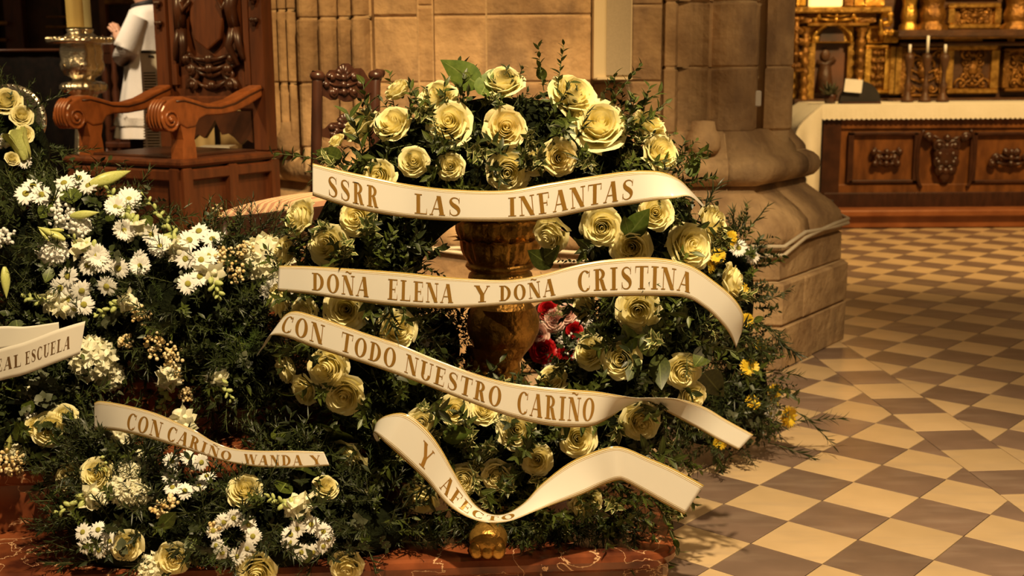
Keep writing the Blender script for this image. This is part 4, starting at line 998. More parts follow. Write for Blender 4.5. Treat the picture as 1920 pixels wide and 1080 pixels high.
# ------------------------------------------------------------------ the rose wreath
WC = V((at(948, 600, 3.40).x, 3.40, .865)); tilt = math.radians(6)
wn = V((0, -math.cos(tilt), math.sin(tilt))); wu = V((0, math.sin(tilt), math.cos(tilt))); wr_ = V((1, 0, 0))
RM, RA, RBd = .44, .205, .13
def wfront(px, py, lift=0.0):
    d = ray(px, py); h = 0
    for _ in range(8):
        o = WC+wn*(h+lift); t = (o-CAM).dot(wn)/d.dot(wn); p = CAM+d*t; q = p-WC; x, y = q.dot(wr_), q.dot(wu); r = math.hypot(x, y); s = (r-RM)/RA
        h = RBd*math.sqrt(max(0, 1-s*s))
    rad_ = (wr_*x+wu*y).normalized(); s = max(-1, min(1, s))
    return p, (wn*(math.sqrt(1-s*s)*.9+.28)+rad_*s*.75).normalized()
wre = thing('rose_wreath', 'large funeral wreath of cream yellow roses and dark foliage', 'wreath', (WC.x, 3.33, .2))
mb = MB()
mb.grid(lambda u, v: WC+(wr_*math.cos(u*6.28319)+wu*math.sin(u*6.28319))*(RM+RA*.80*math.cos(v*6.28319))+wn*(RBd*.72*math.sin(v*6.28319)-.01), 60, 16, True); obj('moss_ring', mb, 'core', wre, True)
WROSE = [(748, 172, 46), (822, 187, 64), (943, 160, 68), (1072, 187, 82), (680, 237, 64), (738, 236, 62), (843, 232, 70), (948, 242, 68), (1124, 240, 86), (1212, 237, 64), (632, 266, 30), (775, 305, 50), (1048, 296, 60), (1235, 290, 64), (952, 320, 66), (845, 312, 44), (712, 330, 56), (1003, 303, 40),
 (567, 410, 64), (672, 408, 60), (618, 460, 66), (538, 474, 56), (1128, 425, 66), (1228, 400, 58), (1035, 435, 62), (1185, 463, 68), (1288, 463, 80), (1332, 420, 62), (1368, 528, 58), (528, 562, 58), (572, 586, 50), (650, 580, 72), (740, 620, 68), (1100, 572, 54), (1197, 580, 76), (1110, 660, 58), (1165, 674, 68), (1278, 695, 60), (1037, 714, 54),
 (540, 690, 54), (618, 687, 68), (573, 730, 52), (647, 738, 72), (1295, 742, 50), (1200, 788, 66), (967, 806, 64), (1082, 822, 64), (1007, 862, 56), (850, 770, 54), (908, 772, 48), (580, 832, 66), (655, 856, 66), (790, 930, 66), (932, 890, 54), (870, 897, 50), (1098, 940, 58), (885, 992, 62), (690, 935, 56), (617, 918, 50), (1036, 990, 50), (790, 792, 44)]
rpos = []
for i, (x, y, d) in enumerate(WROSE):
    p, n = wfront(x, y, .025); dm = d*p.y/2220*1.02
    n = (n+V((rnd(-.18, .18), 0, rnd(-.12, .16)))).normalized()
    put_rose(wre, p, n, dm, 4 if i in (7, 12) else None); rpos.append((p, dm/2))
q = atz(740, 1010, .35); p, n = wfront(735, 1000, .02); put_cluster(wre, p, n, .14, 'cream', 'carnation'); rpos.append((p, .06))
def near_rose(p, k=.95): return any((p-q).length < r*k for q, r in rpos)
cnt = 0; stuff = MB(); tries = 0
while cnt < 262 and tries < 6000:
    tries += 1
    th = rnd(0, 6.2832); s = rnd(-1.0, 1.05); cs = math.sqrt(max(0, 1-s*s)); rd = wr_*math.cos(th)+wu*math.sin(th); tg = wu*math.cos(th)-wr_*math.sin(th)
    p = WC+rd*(RM+RA*.82*s)+wn*(RBd*.75*cs)
    d = (rd*(s*.9+rnd(-.5, .5))+tg*rnd(-1, 1)*1.0+wn*(cs*.75+.12)+V((0, 0, .15))).normalized()
    if p.z < .32 and d.z < -.2: continue
    kind = random.choices(('myrtle', 'pitto', 'ruscus', 'spike', 'fern'), (11, 5, 4, 1.5, 1))[0]
    sc = rnd(.65, 1.1); tip = p+d*.13*sc
    if s < -.45 and math.sin(th) > .55: continue
    if near_rose(tip, 1.0) or near_rose(lerp(p, tip, .6), .8): continue
    if s < -.6: sc *= .6
    put_sprig(wre, kind, p, d, sc); cnt += 1
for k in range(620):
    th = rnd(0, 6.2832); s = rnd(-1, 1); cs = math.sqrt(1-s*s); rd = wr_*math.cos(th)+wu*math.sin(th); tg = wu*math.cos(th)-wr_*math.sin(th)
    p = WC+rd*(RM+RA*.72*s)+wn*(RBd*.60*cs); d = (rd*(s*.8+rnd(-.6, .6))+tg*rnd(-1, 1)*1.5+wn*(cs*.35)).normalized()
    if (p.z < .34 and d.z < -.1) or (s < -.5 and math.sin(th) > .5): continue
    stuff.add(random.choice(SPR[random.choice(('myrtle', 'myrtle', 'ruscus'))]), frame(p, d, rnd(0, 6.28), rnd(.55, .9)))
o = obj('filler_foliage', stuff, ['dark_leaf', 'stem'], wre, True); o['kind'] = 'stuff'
# leaves and sprigs placed where the photograph shows them
BL = [((900, 160), (838, 120), 1), ((902, 178), (920, 140), 1), ((1180, 440), (1170, 405), 1), ((1175, 445), (1215, 395), 1), ((1188, 655), (1170, 610), 1), ((1195, 670), (1178, 712), 0), ((1218, 668), (1212, 610), 0), ((1235, 665), (1240, 725), 0), ((1035, 500), (990, 470), 0), ((1010, 490), (1050, 460), 0),
 ((830, 820), (882, 808), 1), ((950, 1035), (930, 985), 1), ((975, 1040), (985, 1000), 0), ((1060, 1010), (1050, 970), 1), ((1090, 1000), (1095, 1050), 0), ((1010, 1000), (1040, 1035), 0), ((620, 830), (640, 780), 0), ((640, 940), (650, 990), 0), ((930, 1000), (945, 1040), 1), ((1290, 330), (1310, 300), 1), ((785, 720), (760, 690), 0),
 ((640, 300), (600, 285), 0), ((870, 130), (905, 150), 0), ((1020, 150), (1010, 125), 0), ((640, 350), (610, 340), 0), ((560, 640), (585, 655), 0), ((1330, 650), (1300, 690), 0), ((1320, 700), (1350, 735), 0), ((1180, 500), (1210, 520), 0), ((1000, 930), (1030, 915), 0)]
for (x, y), (x2, y2), br in BL:
    p, _ = wfront(x, y, .05); t, _ = wfront(x2, y2, .065); put_leaf(wre, p, t, max(.05, (t-p).length*1.1), br)
SP = [('pitto', (640, 320), (600, 300)), ('pitto', (660, 300), (640, 330)), ('pitto', (760, 200), (790, 215)), ('pitto', (865, 275), (880, 280)), ('pitto', (985, 240), (995, 265)), ('pitto', (1085, 300), (1095, 310)), ('pitto', (640, 495), (655, 470)), ('pitto', (690, 975), (670, 940)), ('pitto', (700, 985), (715, 1005)), ('pitto', (620, 380), (590, 285)),
 ('pitto', (1345, 400), (1360, 430)), ('pitto', (1250, 650), (1230, 640)), ('pitto', (1070, 670), (1050, 700)), ('pitto', (880, 870), (900, 905)), ('myrtle', (1020, 170), (1010, 125)), ('myrtle', (1045, 170), (1050, 130)), ('myrtle', (1140, 200), (1165, 165)), ('myrtle', (1270, 330), (1310, 290)), ('myrtle', (600, 300), (560, 290)), ('ruscus', (1230, 940), (1265, 1000)), ('ruscus', (1200, 960), (1230, 1010)), ('myrtle', (1180, 980), (1215, 1025)), ('myrtle', (1240, 880), (1270, 920)),
 ('pitto', (935, 350), (935, 372)), ('myrtle', (890, 345), (870, 350)), ('spike', (1060, 1030), (1100, 1060)), ('spike', (1100, 1020), (1150, 1050)), ('spike', (1150, 1010), (1180, 1045))]
for kd, (x, y), (x2, y2) in SP:
    p, _ = wfront(x, y, .07); t, _ = wfront(x2, y2, .11); put_sprig(wre, kd, p, t-p, rnd(.75, .95))

for k in range(46):
    p, n = wfront(rnd(1075, 1275), rnd(860, 985), rnd(0, .03))
    if p.z < .26 or near_rose(p, 1.0): continue
    put_sprig(wre, random.choice(('myrtle', 'myrtle', 'ruscus', 'pitto')), p-n*.04, (n+V((rnd(-.6, .9), 0, rnd(-.7, .4)))).normalized(), rnd(.55, .85))
for k in range(64):
    x, y = rnd(960, 1255), rnd(915, 1005); p = at(x, y, 3.27)
    if p.z < .245 or (x-948)**2+(y-600)**2 > 425**2 or near_rose(p, .9): continue
    put_sprig(wre, random.choice(('myrtle', 'ruscus', 'ruscus', 'myrtle', 'pitto')), p, V(((x-1000)/260+rnd(-.5, .5), -.55, rnd(-.35, .2))), rnd(.5, .8))
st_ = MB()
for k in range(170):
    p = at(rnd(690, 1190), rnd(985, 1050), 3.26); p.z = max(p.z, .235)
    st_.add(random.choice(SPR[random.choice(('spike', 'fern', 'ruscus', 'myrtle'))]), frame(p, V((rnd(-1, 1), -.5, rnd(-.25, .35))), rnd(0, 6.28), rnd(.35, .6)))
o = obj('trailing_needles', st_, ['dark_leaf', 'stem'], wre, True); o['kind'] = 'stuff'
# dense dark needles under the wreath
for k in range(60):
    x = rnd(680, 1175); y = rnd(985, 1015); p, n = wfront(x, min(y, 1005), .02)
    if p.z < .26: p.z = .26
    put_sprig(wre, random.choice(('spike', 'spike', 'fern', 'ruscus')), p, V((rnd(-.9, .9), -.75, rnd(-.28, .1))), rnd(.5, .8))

# ------------------------------------------------------------------ ribbons with gold lettering
def cr(P, n):
    out = []; m_ = len(P)-1
    for i in range(n+1):
        t = i/n*m_; k = min(int(t), m_-1); f = t-k; a, b, c, d = P[max(k-1, 0)], P[k], P[k+1], P[min(k+2, m_)]
        out.append(.5*((2*b)+(c-a)*f+(2*a-5*b+4*c-d)*f*f+(3*b-a-3*c+d)*f**3))
    return out
SW, HL = .19, .045
def ell_strip(cx, cy, rx, ry, a0, a1, thick, thin=HL, n=22, shift=0):
    o = []
    for i in range(n):
        q = []
        for t in (i/n, (i+1)/n):
            a = math.radians(lerp(a0, a1, t)); q.append(((cx+rx*math.cos(a), cy+ry*math.sin(a)), (cx+shift+(rx-thick)*math.cos(a), cy+(ry-thin)*math.sin(a))))
        o.append([q[0][0], q[1][0], q[1][1], q[0][1]])
    return o
def R4(x0, y0, x1, y1):
    n = max(1, int((x1-x0)/.12)); return [[(lerp(x0, x1, i/n), y0), (lerp(x0, x1, (i+1)/n), y0), (lerp(x0, x1, (i+1)/n), y1), (lerp(x0, x1, i/n), y1)] for i in range(n)]
def DG(xb, xt, w_, y0=0, y1=1): return [[(xb, y0), (xb+w_, y0), (xt+w_, y1), (xt, y1)]]
def SF(x, w_, y, e=.09): return R4(x-e, y, x+w_+e, y+HL)
def stem_(x, w_=SW, top=True, bot=True): return R4(x, 0, x+w_, 1)+(SF(x, w_, 1-HL) if top else [])+(SF(x, w_, 0) if bot else [])
def tick(x, y0, y1): return [[(x-.05, y0), (x, y0), (x, y1), (x-.015, y1)]]
def glyph(c):
    if c == 'I': return stem_(.09), .37
    if c == 'L': return stem_(.09)+R4(.28, 0, .62, HL)+tick(.62, 0, .3), .64
    if c == 'E': return stem_(.09)+R4(.28, 0, .60, HL)+tick(.60, 0, .28)+R4(.28, 1-HL, .58, 1)+tick(.58, .74, 1)+R4(.28, .49, .46, .49+HL)+tick(.47, .38, .64), .62
    if c == 'F': return stem_(.09)+R4(.28, 1-HL, .58, 1)+tick(.58, .72, 1)+R4(.28, .49, .46, .49+HL)+tick(.47, .38, .64), .58
    if c == 'T': return stem_(.24, top=False)+R4(.0, 1-HL, .67, 1)+tick(.67, .7, 1)+[[(0, .7), (.02, .7), (.05, 1), (0, 1)]], .67
    if c in 'NÑ':
        g = R4(.09, 0, .135, 1)+SF(.09, .045, 0)+SF(.62, .045, 1-HL)+R4(.62, 0, .665, 1)+DG(.50, .06, .21, 0, 1)+SF(.04, .06, 1-HL, .05)
        if c == 'Ñ': g += [[(.2+.06*i, 1.13+.04*math.sin(i*1.05)), (.26+.06*i, 1.13+.04*math.sin((i+1)*1.05)), (.26+.06*i, 1.19+.04*math.sin((i+1)*1.05)), (.2+.06*i, 1.19+.04*math.sin(i*1.05))] for i in range(6)]
        return g, .74
    if c == 'A': return DG(.02, .34, .05, 0, 1)+DG(.47, .30, .21, 0, 1)+R4(.14, .31, .52, .31+HL)+SF(.02, .05, 0, .07)+SF(.47, .21, 0, .05), .72
    if c == 'O': return ell_strip(.36, .5, .36, .52, 0, 360, SW, n=32), .72
    if c == 'C': return ell_strip(.36, .5, .36, .52, 48, 312, SW, n=28)+[[(.56, .68), (.61, .68), (.63, .98), (.60, .98)]]+[[(.56, .12), (.60, .10), (.62, .25), (.60, .27)]], .66
    if c == 'D': return stem_(.09)+ell_strip(.26, .5, .44, .5, -90, 90, SW, n=20), .72
    if c == 'R': return stem_(.09)+ell_strip(.26, .745, .32, .255, -90, 90, SW*.9, n=16)+DG(.46, .30, .19, 0, .5)+SF(.50, .16, 0, .03), .70
    if c == 'U': return R4(.09, .28, .28, 1)+SF(.09, SW, 1-HL)+R4(.60, .28, .645, 1)+SF(.60, .045, 1-HL)+ell_strip(.367, .30, .278, .32, 180, 360, .16, n=16), .72
    if c == 'S':
        P = [(.52, .76), (.47, .90), (.32, .97), (.17, .92), (.11, .78), (.19, .62), (.35, .50), (.47, .37), (.50, .22), (.43, .08), (.28, .03), (.13, .09), (.08, .24)]
        Wd = [.03, .035, .045, .07, .13, .19, .21, .19, .13, .07, .045, .035, .03]; Q = cr([V((*p, w_)) for p, w_ in zip(P, Wd)], 30); o = []
        for a, b in zip(Q[:-1], Q[1:]):
            def off(q, d): n = V((-d.y, d.x)).normalized(); return (q.x+n.x*q.z/2, q.y+n.y*q.z/2), (q.x-n.x*q.z/2, q.y-n.y*q.z/2)
            i = Q.index(a); da = V((b-a)[:2]); db = V((Q[min(i+2, 30)]-a)[:2]); (a1, a2), (b1, b2) = off(a, da), off(b, db if db.length > 1e-5 else da); o.append([a1, b1, b2, a2])
        return o+[[(.50, .68), (.535, .68), (.535, .98), (.515, .98)], [(.065, .02), (.085, .02), (.10, .32), (.065, .32)]], .60
    if c == 'Y': return R4(.27, 0, .46, .45)+SF(.27, SW, 0)+DG(.27, .02, .20, .44, 1)+DG(.40, .62, .05, .44, 1)+SF(.02, .2, 1-HL, .04)+SF(.62, .05, 1-HL, .06), .72
    if c == 'W': return DG(.22, .02, .19, 0, 1)+DG(.27, .47, .045, 0, 1)+DG(.66, .44, .19, 0, 1)+DG(.72, .94, .045, 0, 1)+SF(.02, .19, 1-HL, .04)+SF(.44, .19, 1-HL, .03)+SF(.94, .045, 1-HL, .06), 1.0
    return [], .4
def ribbon(name, label, rows, words, matn='ribbon', pm='gold_print', v0=.20, v1=.80, italic=.0, wave=.0):
    U = cr([at(r[0], r[1], r[4]) for r in rows], 120); Lo = cr([at(r[2], r[3], r[5] if len(r) > 5 else r[4]) for r in rows], 120)
    c = [(a+b)/2 for a, b in zip(U, Lo)]; s = [0]
    for a, b in zip(c[:-1], c[1:]): s.append(s[-1]+(b-a).length)
    def pt(t, v):                                   # t 0..120
        t = max(0, min(119.999, t)); k = int(t); f = t-k; a = lerp(U[k], U[k+1], f); b = lerp(Lo[k], Lo[k+1], f); return lerp(a, b, v)
    root = thing(name, label, 'ribbon', c[0], 'lettered mourning ribbons on the flowers')
    mb = MB(); mb.grid(lambda u, v: pt(u*120, v), 120, 8); o = obj('band', mb, matn, root, True)
    md = o.modifiers.new('thickness', 'SOLIDIFY'); md.thickness = .0008; md.offset = 0
    def t_at_s(x):
        for k in range(120):
            if s[k+1] >= x: return k+(x-s[k])/max(1e-9, s[k+1]-s[k])
        return 120
    def s_at_px(px, py):
        best = None
        for k in range(0, 1201):
            p = pt(k/10, .5); d = p-CAM; z = d.dot(fw); e = (960+F*d.dot(rt)/z-px)**2+(0 if py is None else (540-F*d.dot(up)/z-py)**2)
            if best is None or e < best[0]: best = (e, k/10)
        k = int(min(119, best[1])); return lerp(s[k], s[k+1], best[1]-k)
    for wd in words:
        txt, a, b = wd[:3]; s0, s1 = (s_at_px(*a) if isinstance(a, tuple) else s_at_px(a, None)), (s_at_px(*b) if isinstance(b, tuple) else s_at_px(b, None))
        gl = [glyph(ch) for ch in txt]; gap = .16; tot = sum(g[1] for g in gl)+gap*(len(gl)-1); x0 = 0; mb = MB()
        for g, adv in gl:
            for poly in g:
                pts = []
                for x, y in poly:
                    xx = s0+(x0+x+italic*(y-.5))/tot*(s1-s0); t = t_at_s(max(0, xx)); v = lerp(v1, v0, y)
                    p = pt(t, v); n = (pt(t+.3, v)-pt(t-.3, v)).cross(pt(t, v+.02)-pt(t, v-.02)).normalized()
                    if n.dot(CAM-p) < 0: n = -n
                    pts.append(p+n*.0014)
                mb.poly(pts)
            x0 += adv+gap
        obj('lettering', mb, pm, root, False)
    return root
ribbon('mourning_ribbon', 'topmost white gold edged ribbon across the rose wreath', [(586, 306, 586, 367, 3.12), (630, 317, 632, 382, 3.12), (680, 328, 680, 395, 3.12), (763, 345, 763, 408, 3.12), (847, 355, 847, 414, 3.09), (947, 357, 947, 415, 3.08), (1020, 345, 1027, 410, 3.09), (1105, 331, 1105, 395, 3.11), (1178, 321, 1173, 385, 3.13), (1232, 321, 1228, 376, 3.14, 3.12), (1270, 334, 1262, 372, 3.17, 3.12), (1296, 358, 1293, 368, 3.24, 3.15), (1321, 386, 1318, 388, 3.29, 3.2)],
       [('SSRR', 615, 710), ('LAS', 778, 864), ('INFANTAS', 953, 1188)], v0=.24, v1=.84)
ribbon('mourning_ribbon', 'second white gold edged ribbon crossing the wreath hole, tail curling at right', [(523, 498, 520, 546, 3.22), (580, 499, 580, 552, 3.19), (647, 503, 645, 562, 3.17), (747, 510, 745, 574, 3.13), (847, 520, 847, 578, 3.10), (947, 525, 947, 572, 3.09), (1013, 515, 1018, 566, 3.09), (1080, 497, 1082, 558, 3.10), (1147, 486, 1147, 556, 3.11), (1227, 483, 1225, 555, 3.12), (1293, 497, 1285, 558, 3.13), (1343, 530, 1322, 578, 3.14), (1377, 560, 1346, 600, 3.15), (1394, 590, 1366, 624, 3.17), (1391, 622, 1380, 652, 3.2)],
       [('DOÑA', 585, 692), ('ELENA', 728, 850), ('Y', 890, 918), ('DOÑA', 936, 1040), ('CRISTINA', 1083, 1296)], v0=.22, v1=.82)
ribbon('mourning_ribbon', 'third white gold edged ribbon slanting down below the wreath hole', [(484, 664, 481, 668, 3.30, 3.28), (506, 636, 492, 650, 3.24, 3.25), (522, 606, 506, 630, 3.19), (547, 584, 535, 632, 3.16), (593, 593, 587, 651, 3.13), (680, 623, 672, 678, 3.10), (747, 645, 740, 701, 3.08), (813, 672, 805, 725, 3.07), (880, 697, 872, 751, 3.06), (947, 716, 940, 776, 3.06), (1013, 725, 1010, 795, 3.06), (1070, 730, 1066, 801, 3.06), (1118, 734, 1110, 799, 3.07), (1160, 741, 1142, 784, 3.08, 3.11), (1192, 746, 1180, 760, 3.10, 3.17), (1222, 746, 1216, 752, 3.12, 3.20), (1270, 748, 1252, 773, 3.13, 3.18), (1320, 763, 1302, 800, 3.12, 3.14), (1362, 787, 1343, 823, 3.11, 3.11), (1413, 815, 1385, 844, 3.10)],
       [('CON', 530, 608), ('TODO', 640, 742), ('NUESTRO', 760, 940), ('CARIÑO', 970, 1114)], v0=.20, v1=.82)
ribbon('mourning_ribbon', 'lowest wreath ribbon dipping in a deep loop with short lettering', [(712, 826, 706, 828, 3.20), (703, 800, 700, 816, 3.14), (718, 782, 703, 812, 3.10), (750, 774, 722, 830, 3.06), (775, 783, 748, 853, 3.05), (803, 808, 776, 879, 3.04), (827, 841, 802, 904, 3.04), (850, 882, 826, 933, 3.04, 3.03), (872, 919, 848, 953, 3.05, 3.02), (892, 947, 878, 970, 3.06, 3.01), (918, 963, 912, 979, 3.07, 3.01), (948, 963, 955, 977, 3.07, 3.01), (982, 943, 1000, 960, 3.06, 3.02), (1015, 908, 1040, 945, 3.06, 3.03), (1065, 869, 1090, 928, 3.06, 3.04), (1113, 847, 1130, 910, 3.06), (1150, 837, 1157, 901, 3.06), (1176, 841, 1172, 903, 3.07), (1213, 857, 1205, 921, 3.07), (1262, 878, 1243, 943, 3.07), (1320, 910, 1283, 965, 3.07)],
       [('Y', (793, 838), (808, 866)), ('AFECTO', (832, 898), (966, 970))], v0=.25, v1=.80)
ribbon('mourning_ribbon', 'narrow white lettered ribbon lying over the daisies at lower left', [(177, 755, 177, 806, 3.16), (190, 752, 192, 806, 3.14), (233, 759, 226, 809, 3.10), (287, 773, 277, 821, 3.06), (333, 792, 322, 834, 3.04), (367, 808, 357, 845, 3.03), (400, 828, 392, 856, 3.03), (433, 840, 430, 867, 3.03), (483, 845, 483, 875, 3.03), (547, 845, 550, 877, 3.04), (607, 847, 618, 873, 3.05)],
       [('CON', 240, 304), ('CARIÑO', 316, 434), ('WANDA', 458, 566), ('Y', 582, 602)], v0=.25, v1=.85)
ribbon('mourning_ribbon', 'cream lettered ribbon on the flowers at the left edge', [(-90, 682, -90, 742, 3.30), (0, 654, 0, 714, 3.26), (47, 641, 47, 702, 3.24), (110, 617, 106, 680, 3.23), (160, 602, 150, 664, 3.24)],
       [('REAL', -26, 40), ('ESCUELA', 48, 132)], 'plain_ribbon', 'brown_print', .32, .70)
ribbon('mourning_ribbon', 'blank cream ribbon tail behind the lettered one at the left edge', [(-90, 622, -90, 670, 3.36), (0, 612, 0, 655, 3.35), (50, 612, 50, 648, 3.35), (110, 604, 112, 632, 3.36)], [], 'plain_ribbon')

mb = MB()
def bowf(u, v):
    a = u*5.2; c_ = at(1160, 190, 3.40); r_ = .035+.008*u; return c_+V((r_*math.sin(a)+.05*u-.02, .06*(v-.5), r_*math.cos(a)-.03*u))
mb.grid(bowf, 24, 4); bw_ = obj('bronze_bow', mb, 'bronze', wre, True); bw_.modifiers.new('t', 'SOLIDIFY').thickness = .001
bw_['label'] = 'small curled bronze ribbon'

# ------------------------------------------------------------------ other floral arrangements
class Arr:
    def __init__(s, name, label, blobs, base_z, cat='flower arrangement'):
        s.b = [(V(c), V(r)) for c, r in blobs]; c = s.b[0][0]; s.root = thing(name, label, cat, (c.x, c.y, base_z))
        mb = MB()
        for c, r in s.b: mb.ell(c, tuple(r*.78), None, 20, 12)
        obj('foam_base', mb, 'core', s.root, True); s.fl = []
    def hit(s, px, py, lift=0.0):
        d = ray(px, py); best = None
        for c, r in s.b:
            o = V([(CAM-c)[i]/r[i] for i in range(3)]); e = V([d[i]/r[i] for i in range(3)]); A_, B2, C_ = e.dot(e), o.dot(e), o.dot(o)-1; D = B2*B2-A_*C_
            if D >= 0:
                t = (-B2-math.sqrt(D))/A_; p = CAM+d*t; n = V([(p-c)[i]/r[i]**2 for i in range(3)]).normalized()
                if best is None or t < best[0]: best = (t, p, n)
        if best is None:
            c, r = min(s.b, key=lambda q: ((q[0]-CAM).normalized()-d.normalized()).length); t = (c-CAM).dot(fw)/d.dot(fw)*.99; p = CAM+d*t; best = (t, p, (p-c).normalized())
        return best[1]-d.normalized()*lift, (best[2]+(CAM-best[1]).normalized()*.5).normalized()
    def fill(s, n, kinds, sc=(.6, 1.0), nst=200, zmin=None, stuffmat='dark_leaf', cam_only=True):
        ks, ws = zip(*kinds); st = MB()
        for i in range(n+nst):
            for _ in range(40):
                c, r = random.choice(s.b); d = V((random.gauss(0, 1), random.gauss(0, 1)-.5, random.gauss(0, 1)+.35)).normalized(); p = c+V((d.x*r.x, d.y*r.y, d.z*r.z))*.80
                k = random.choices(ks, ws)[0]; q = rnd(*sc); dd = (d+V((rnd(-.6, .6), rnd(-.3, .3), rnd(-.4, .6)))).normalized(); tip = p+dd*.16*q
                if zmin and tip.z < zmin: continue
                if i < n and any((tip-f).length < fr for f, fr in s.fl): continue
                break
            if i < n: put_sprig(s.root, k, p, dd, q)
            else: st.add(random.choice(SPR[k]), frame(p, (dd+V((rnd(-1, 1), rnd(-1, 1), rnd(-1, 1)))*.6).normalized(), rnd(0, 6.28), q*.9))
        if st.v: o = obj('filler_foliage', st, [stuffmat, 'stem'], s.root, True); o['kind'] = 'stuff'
    def rose(s, px, py, d): p, n = s.hit(px, py, .03); dm = d*p.y/2220; put_rose(s.root, p, n, dm); s.fl.append((p, dm*.55))
    def daisy(s, px, py, d=44, kit=None, name='daisy'):
        p, n = s.hit(px, py, .045); dm = d*p.y/2220; put_daisy(s.root, p, (n+V((rnd(-.5, .5), 0, rnd(-.3, .3)))).normalized(), dm, kit, name); s.fl.append((p, dm*.5))
    def cluster(s, px, py, d, col='cream', name='hydrangea'): p, n = s.hit(px, py, .01); dm = d*p.y/2220; put_cluster(s.root, p, n, dm, col, name); s.fl.append((p, dm*.5))
    def snap(s, pts, n=14, size=.03, frac=.35): put_snap(s.root, [s.hit(x, y, .05)[0] for x, y in pts], n, size, frac)
    def lily(s, a, b, op=False): put_lily(s.root, s.hit(*a, .06)[0], s.hit(*b, .08)[0], op)
    def spray(s, px, py, r, cnt=60, m1='white_petal', size=.006, name='babys_breath'): p, n = s.hit(px, py, .03); put_spray(s.root, p, n, r*p.y/2220, cnt, m1, size, name, int(px+py))
    def leafp(s, a, b, br=0): p, t = s.hit(*a, .03)[0], s.hit(*b, .06)[0]; put_leaf(s.root, p, t, (t-p).length*1.1, br)

# A: daisies, snapdragons and lilies in the middle of the left side
A1 = Arr('daisy_arrangement', 'large arrangement of white daisies, lily buds and snapdragons on the steps', [(at(150, 500, 3.72), (.33, .22, .30)), (at(360, 590, 3.70), (.31, .24, .30)), (at(130, 640, 3.66), (.26, .2, .2)), (at(470, 690, 3.62), (.17, .13, .17))], .4)
for x, y in ((78, 365), (62, 348), (48, 363), (120, 343), (148, 334), (166, 348), (165, 497), (222, 503), (200, 537), (127, 518), (153, 545), (113, 540), (127, 563), (157, 571), (355, 450), (373, 433), (398, 448), (348, 485), (377, 487), (352, 532), (375, 518), (260, 487), (283, 440), (190, 492), (140, 578), (100, 372), (390, 480), (236, 392)): A1.daisy(x, y)
for x, y, d in ((242, 374, 50), (217, 388, 44), (233, 431, 44), (300, 462, 48), (262, 498, 42), (180, 480, 50)): A1.daisy(x, y, d, POM, 'pompom_flower')
for x, y, d, c_ in ((500, 490, 105, 'cream'), (520, 545, 70, 'white'), (175, 672, 92, 'cream'), (205, 705, 60, 'cream'), (100, 470, 60, 'white'), (65, 745, 46, 'white'), (150, 425, 44, 'white')): A1.cluster(x, y, d, c_)
A1.lily((168, 345), (246, 320)); A1.lily((132, 405), (187, 398)); A1.lily((122, 450), (70, 425)); A1.lily((92, 452), (72, 428)); A1.lily((8, 500), (12, 560)); A1.lily((120, 432), (92, 430))
A1.snap([(262, 440), (235, 395), (187, 335)], 16, .032, .1); A1.snap([(335, 478), (318, 425), (266, 362)], 16, .03, .15); A1.snap([(392, 498), (402, 530), (412, 560)], 10, .036, .2)
A1.snap([(130, 575), (90, 565), (38, 556)], 14, .032, .45); A1.snap([(255, 560), (215, 575), (176, 594)], 12, .03, .2); A1.snap([(320, 690), (312, 735), (298, 785)], 14, .032, .3); A1.snap([(402, 695), (415, 720), (440, 755)], 12, .03, .3); A1.snap([(150, 470), (180, 465), (120, 440)], 8, .03, .2)
A1.spray(115, 408, 28, 90); A1.spray(150, 425, 20, 50); A1.spray(10, 445, 20, 50)
for x, y, r in ((300, 655, 32), (285, 640, 24), (325, 670, 24), (265, 590, 22), (235, 640, 16), (450, 470, 26), (440, 510, 24), (415, 480, 20), (330, 705, 18), (350, 740, 16)): A1.spray(x, y, r, 40, 'wax_bud', .0055, 'wax_flower')
for a, b in (((85, 355), (105, 370)), ((130, 350), (135, 385)), ((90, 385), (75, 410)), ((200, 400), (215, 415)), ((270, 405), (285, 425)), ((95, 500), (85, 530)), ((30, 600), (40, 660)), ((110, 380), (90, 400))): A1.leafp(a, b)
A1.fill(150, (('myrtle', 4), ('spike', 4), ('fern', 3), ('euc', 2.0), ('ruscus', 1)), (.5, .8), 900)
# feathery greens rising right behind it
A1b = Arr('fern_bunch', 'low bunch of feathery ferns beside the striped chair seat', [(at(455, 500, 3.95), (.19, .14, .14))], .6)
A1b.fill(60, (('fern', 4), ('spike', 5)), (.5, .75), 40, .62); A1b.spray(410, 395, 12, 14, 'wax_bud', .005, 'wax_flower')
# B: roses and daisies spilling over the lower step
B1 = Arr('rose_spray', 'low spray of pale roses, daisies and snapdragons on the bottom step', [(at(270, 985, 3.16), (.27, .17, .165)), (at(490, 985, 3.16), (.27, .17, .17)), (at(220, 880, 3.26), (.15, .12, .10)), (at(660, 985, 3.20), (.20, .13, .12)), (at(560, 885, 3.30), (.14, .10, .09))], .2)
for x, y, d in ((133, 893, 52), (183, 890, 56), (460, 922, 60), (238, 1022, 52), (326, 1045, 58), (482, 1068, 70), (650, 1058, 58), (610, 916, 46)): B1.rose(x, y, d)
for cx, cy, rx, ry, n in ((350, 890, 34, 34, 8), (436, 1008, 36, 36, 9), (578, 1010, 34, 26, 9), (178, 1012, 26, 24, 5)):
    for k in range(n): a = k/n*6.28; B1.daisy(cx+rx*math.cos(a)+rnd(-4, 4), cy+ry*math.sin(a)+rnd(-4, 4), 38)
for x, y, d in ((250, 885, 64), (235, 920, 70), (255, 860, 40), (290, 1066, 70), (262, 930, 50)): B1.cluster(x, y, d)
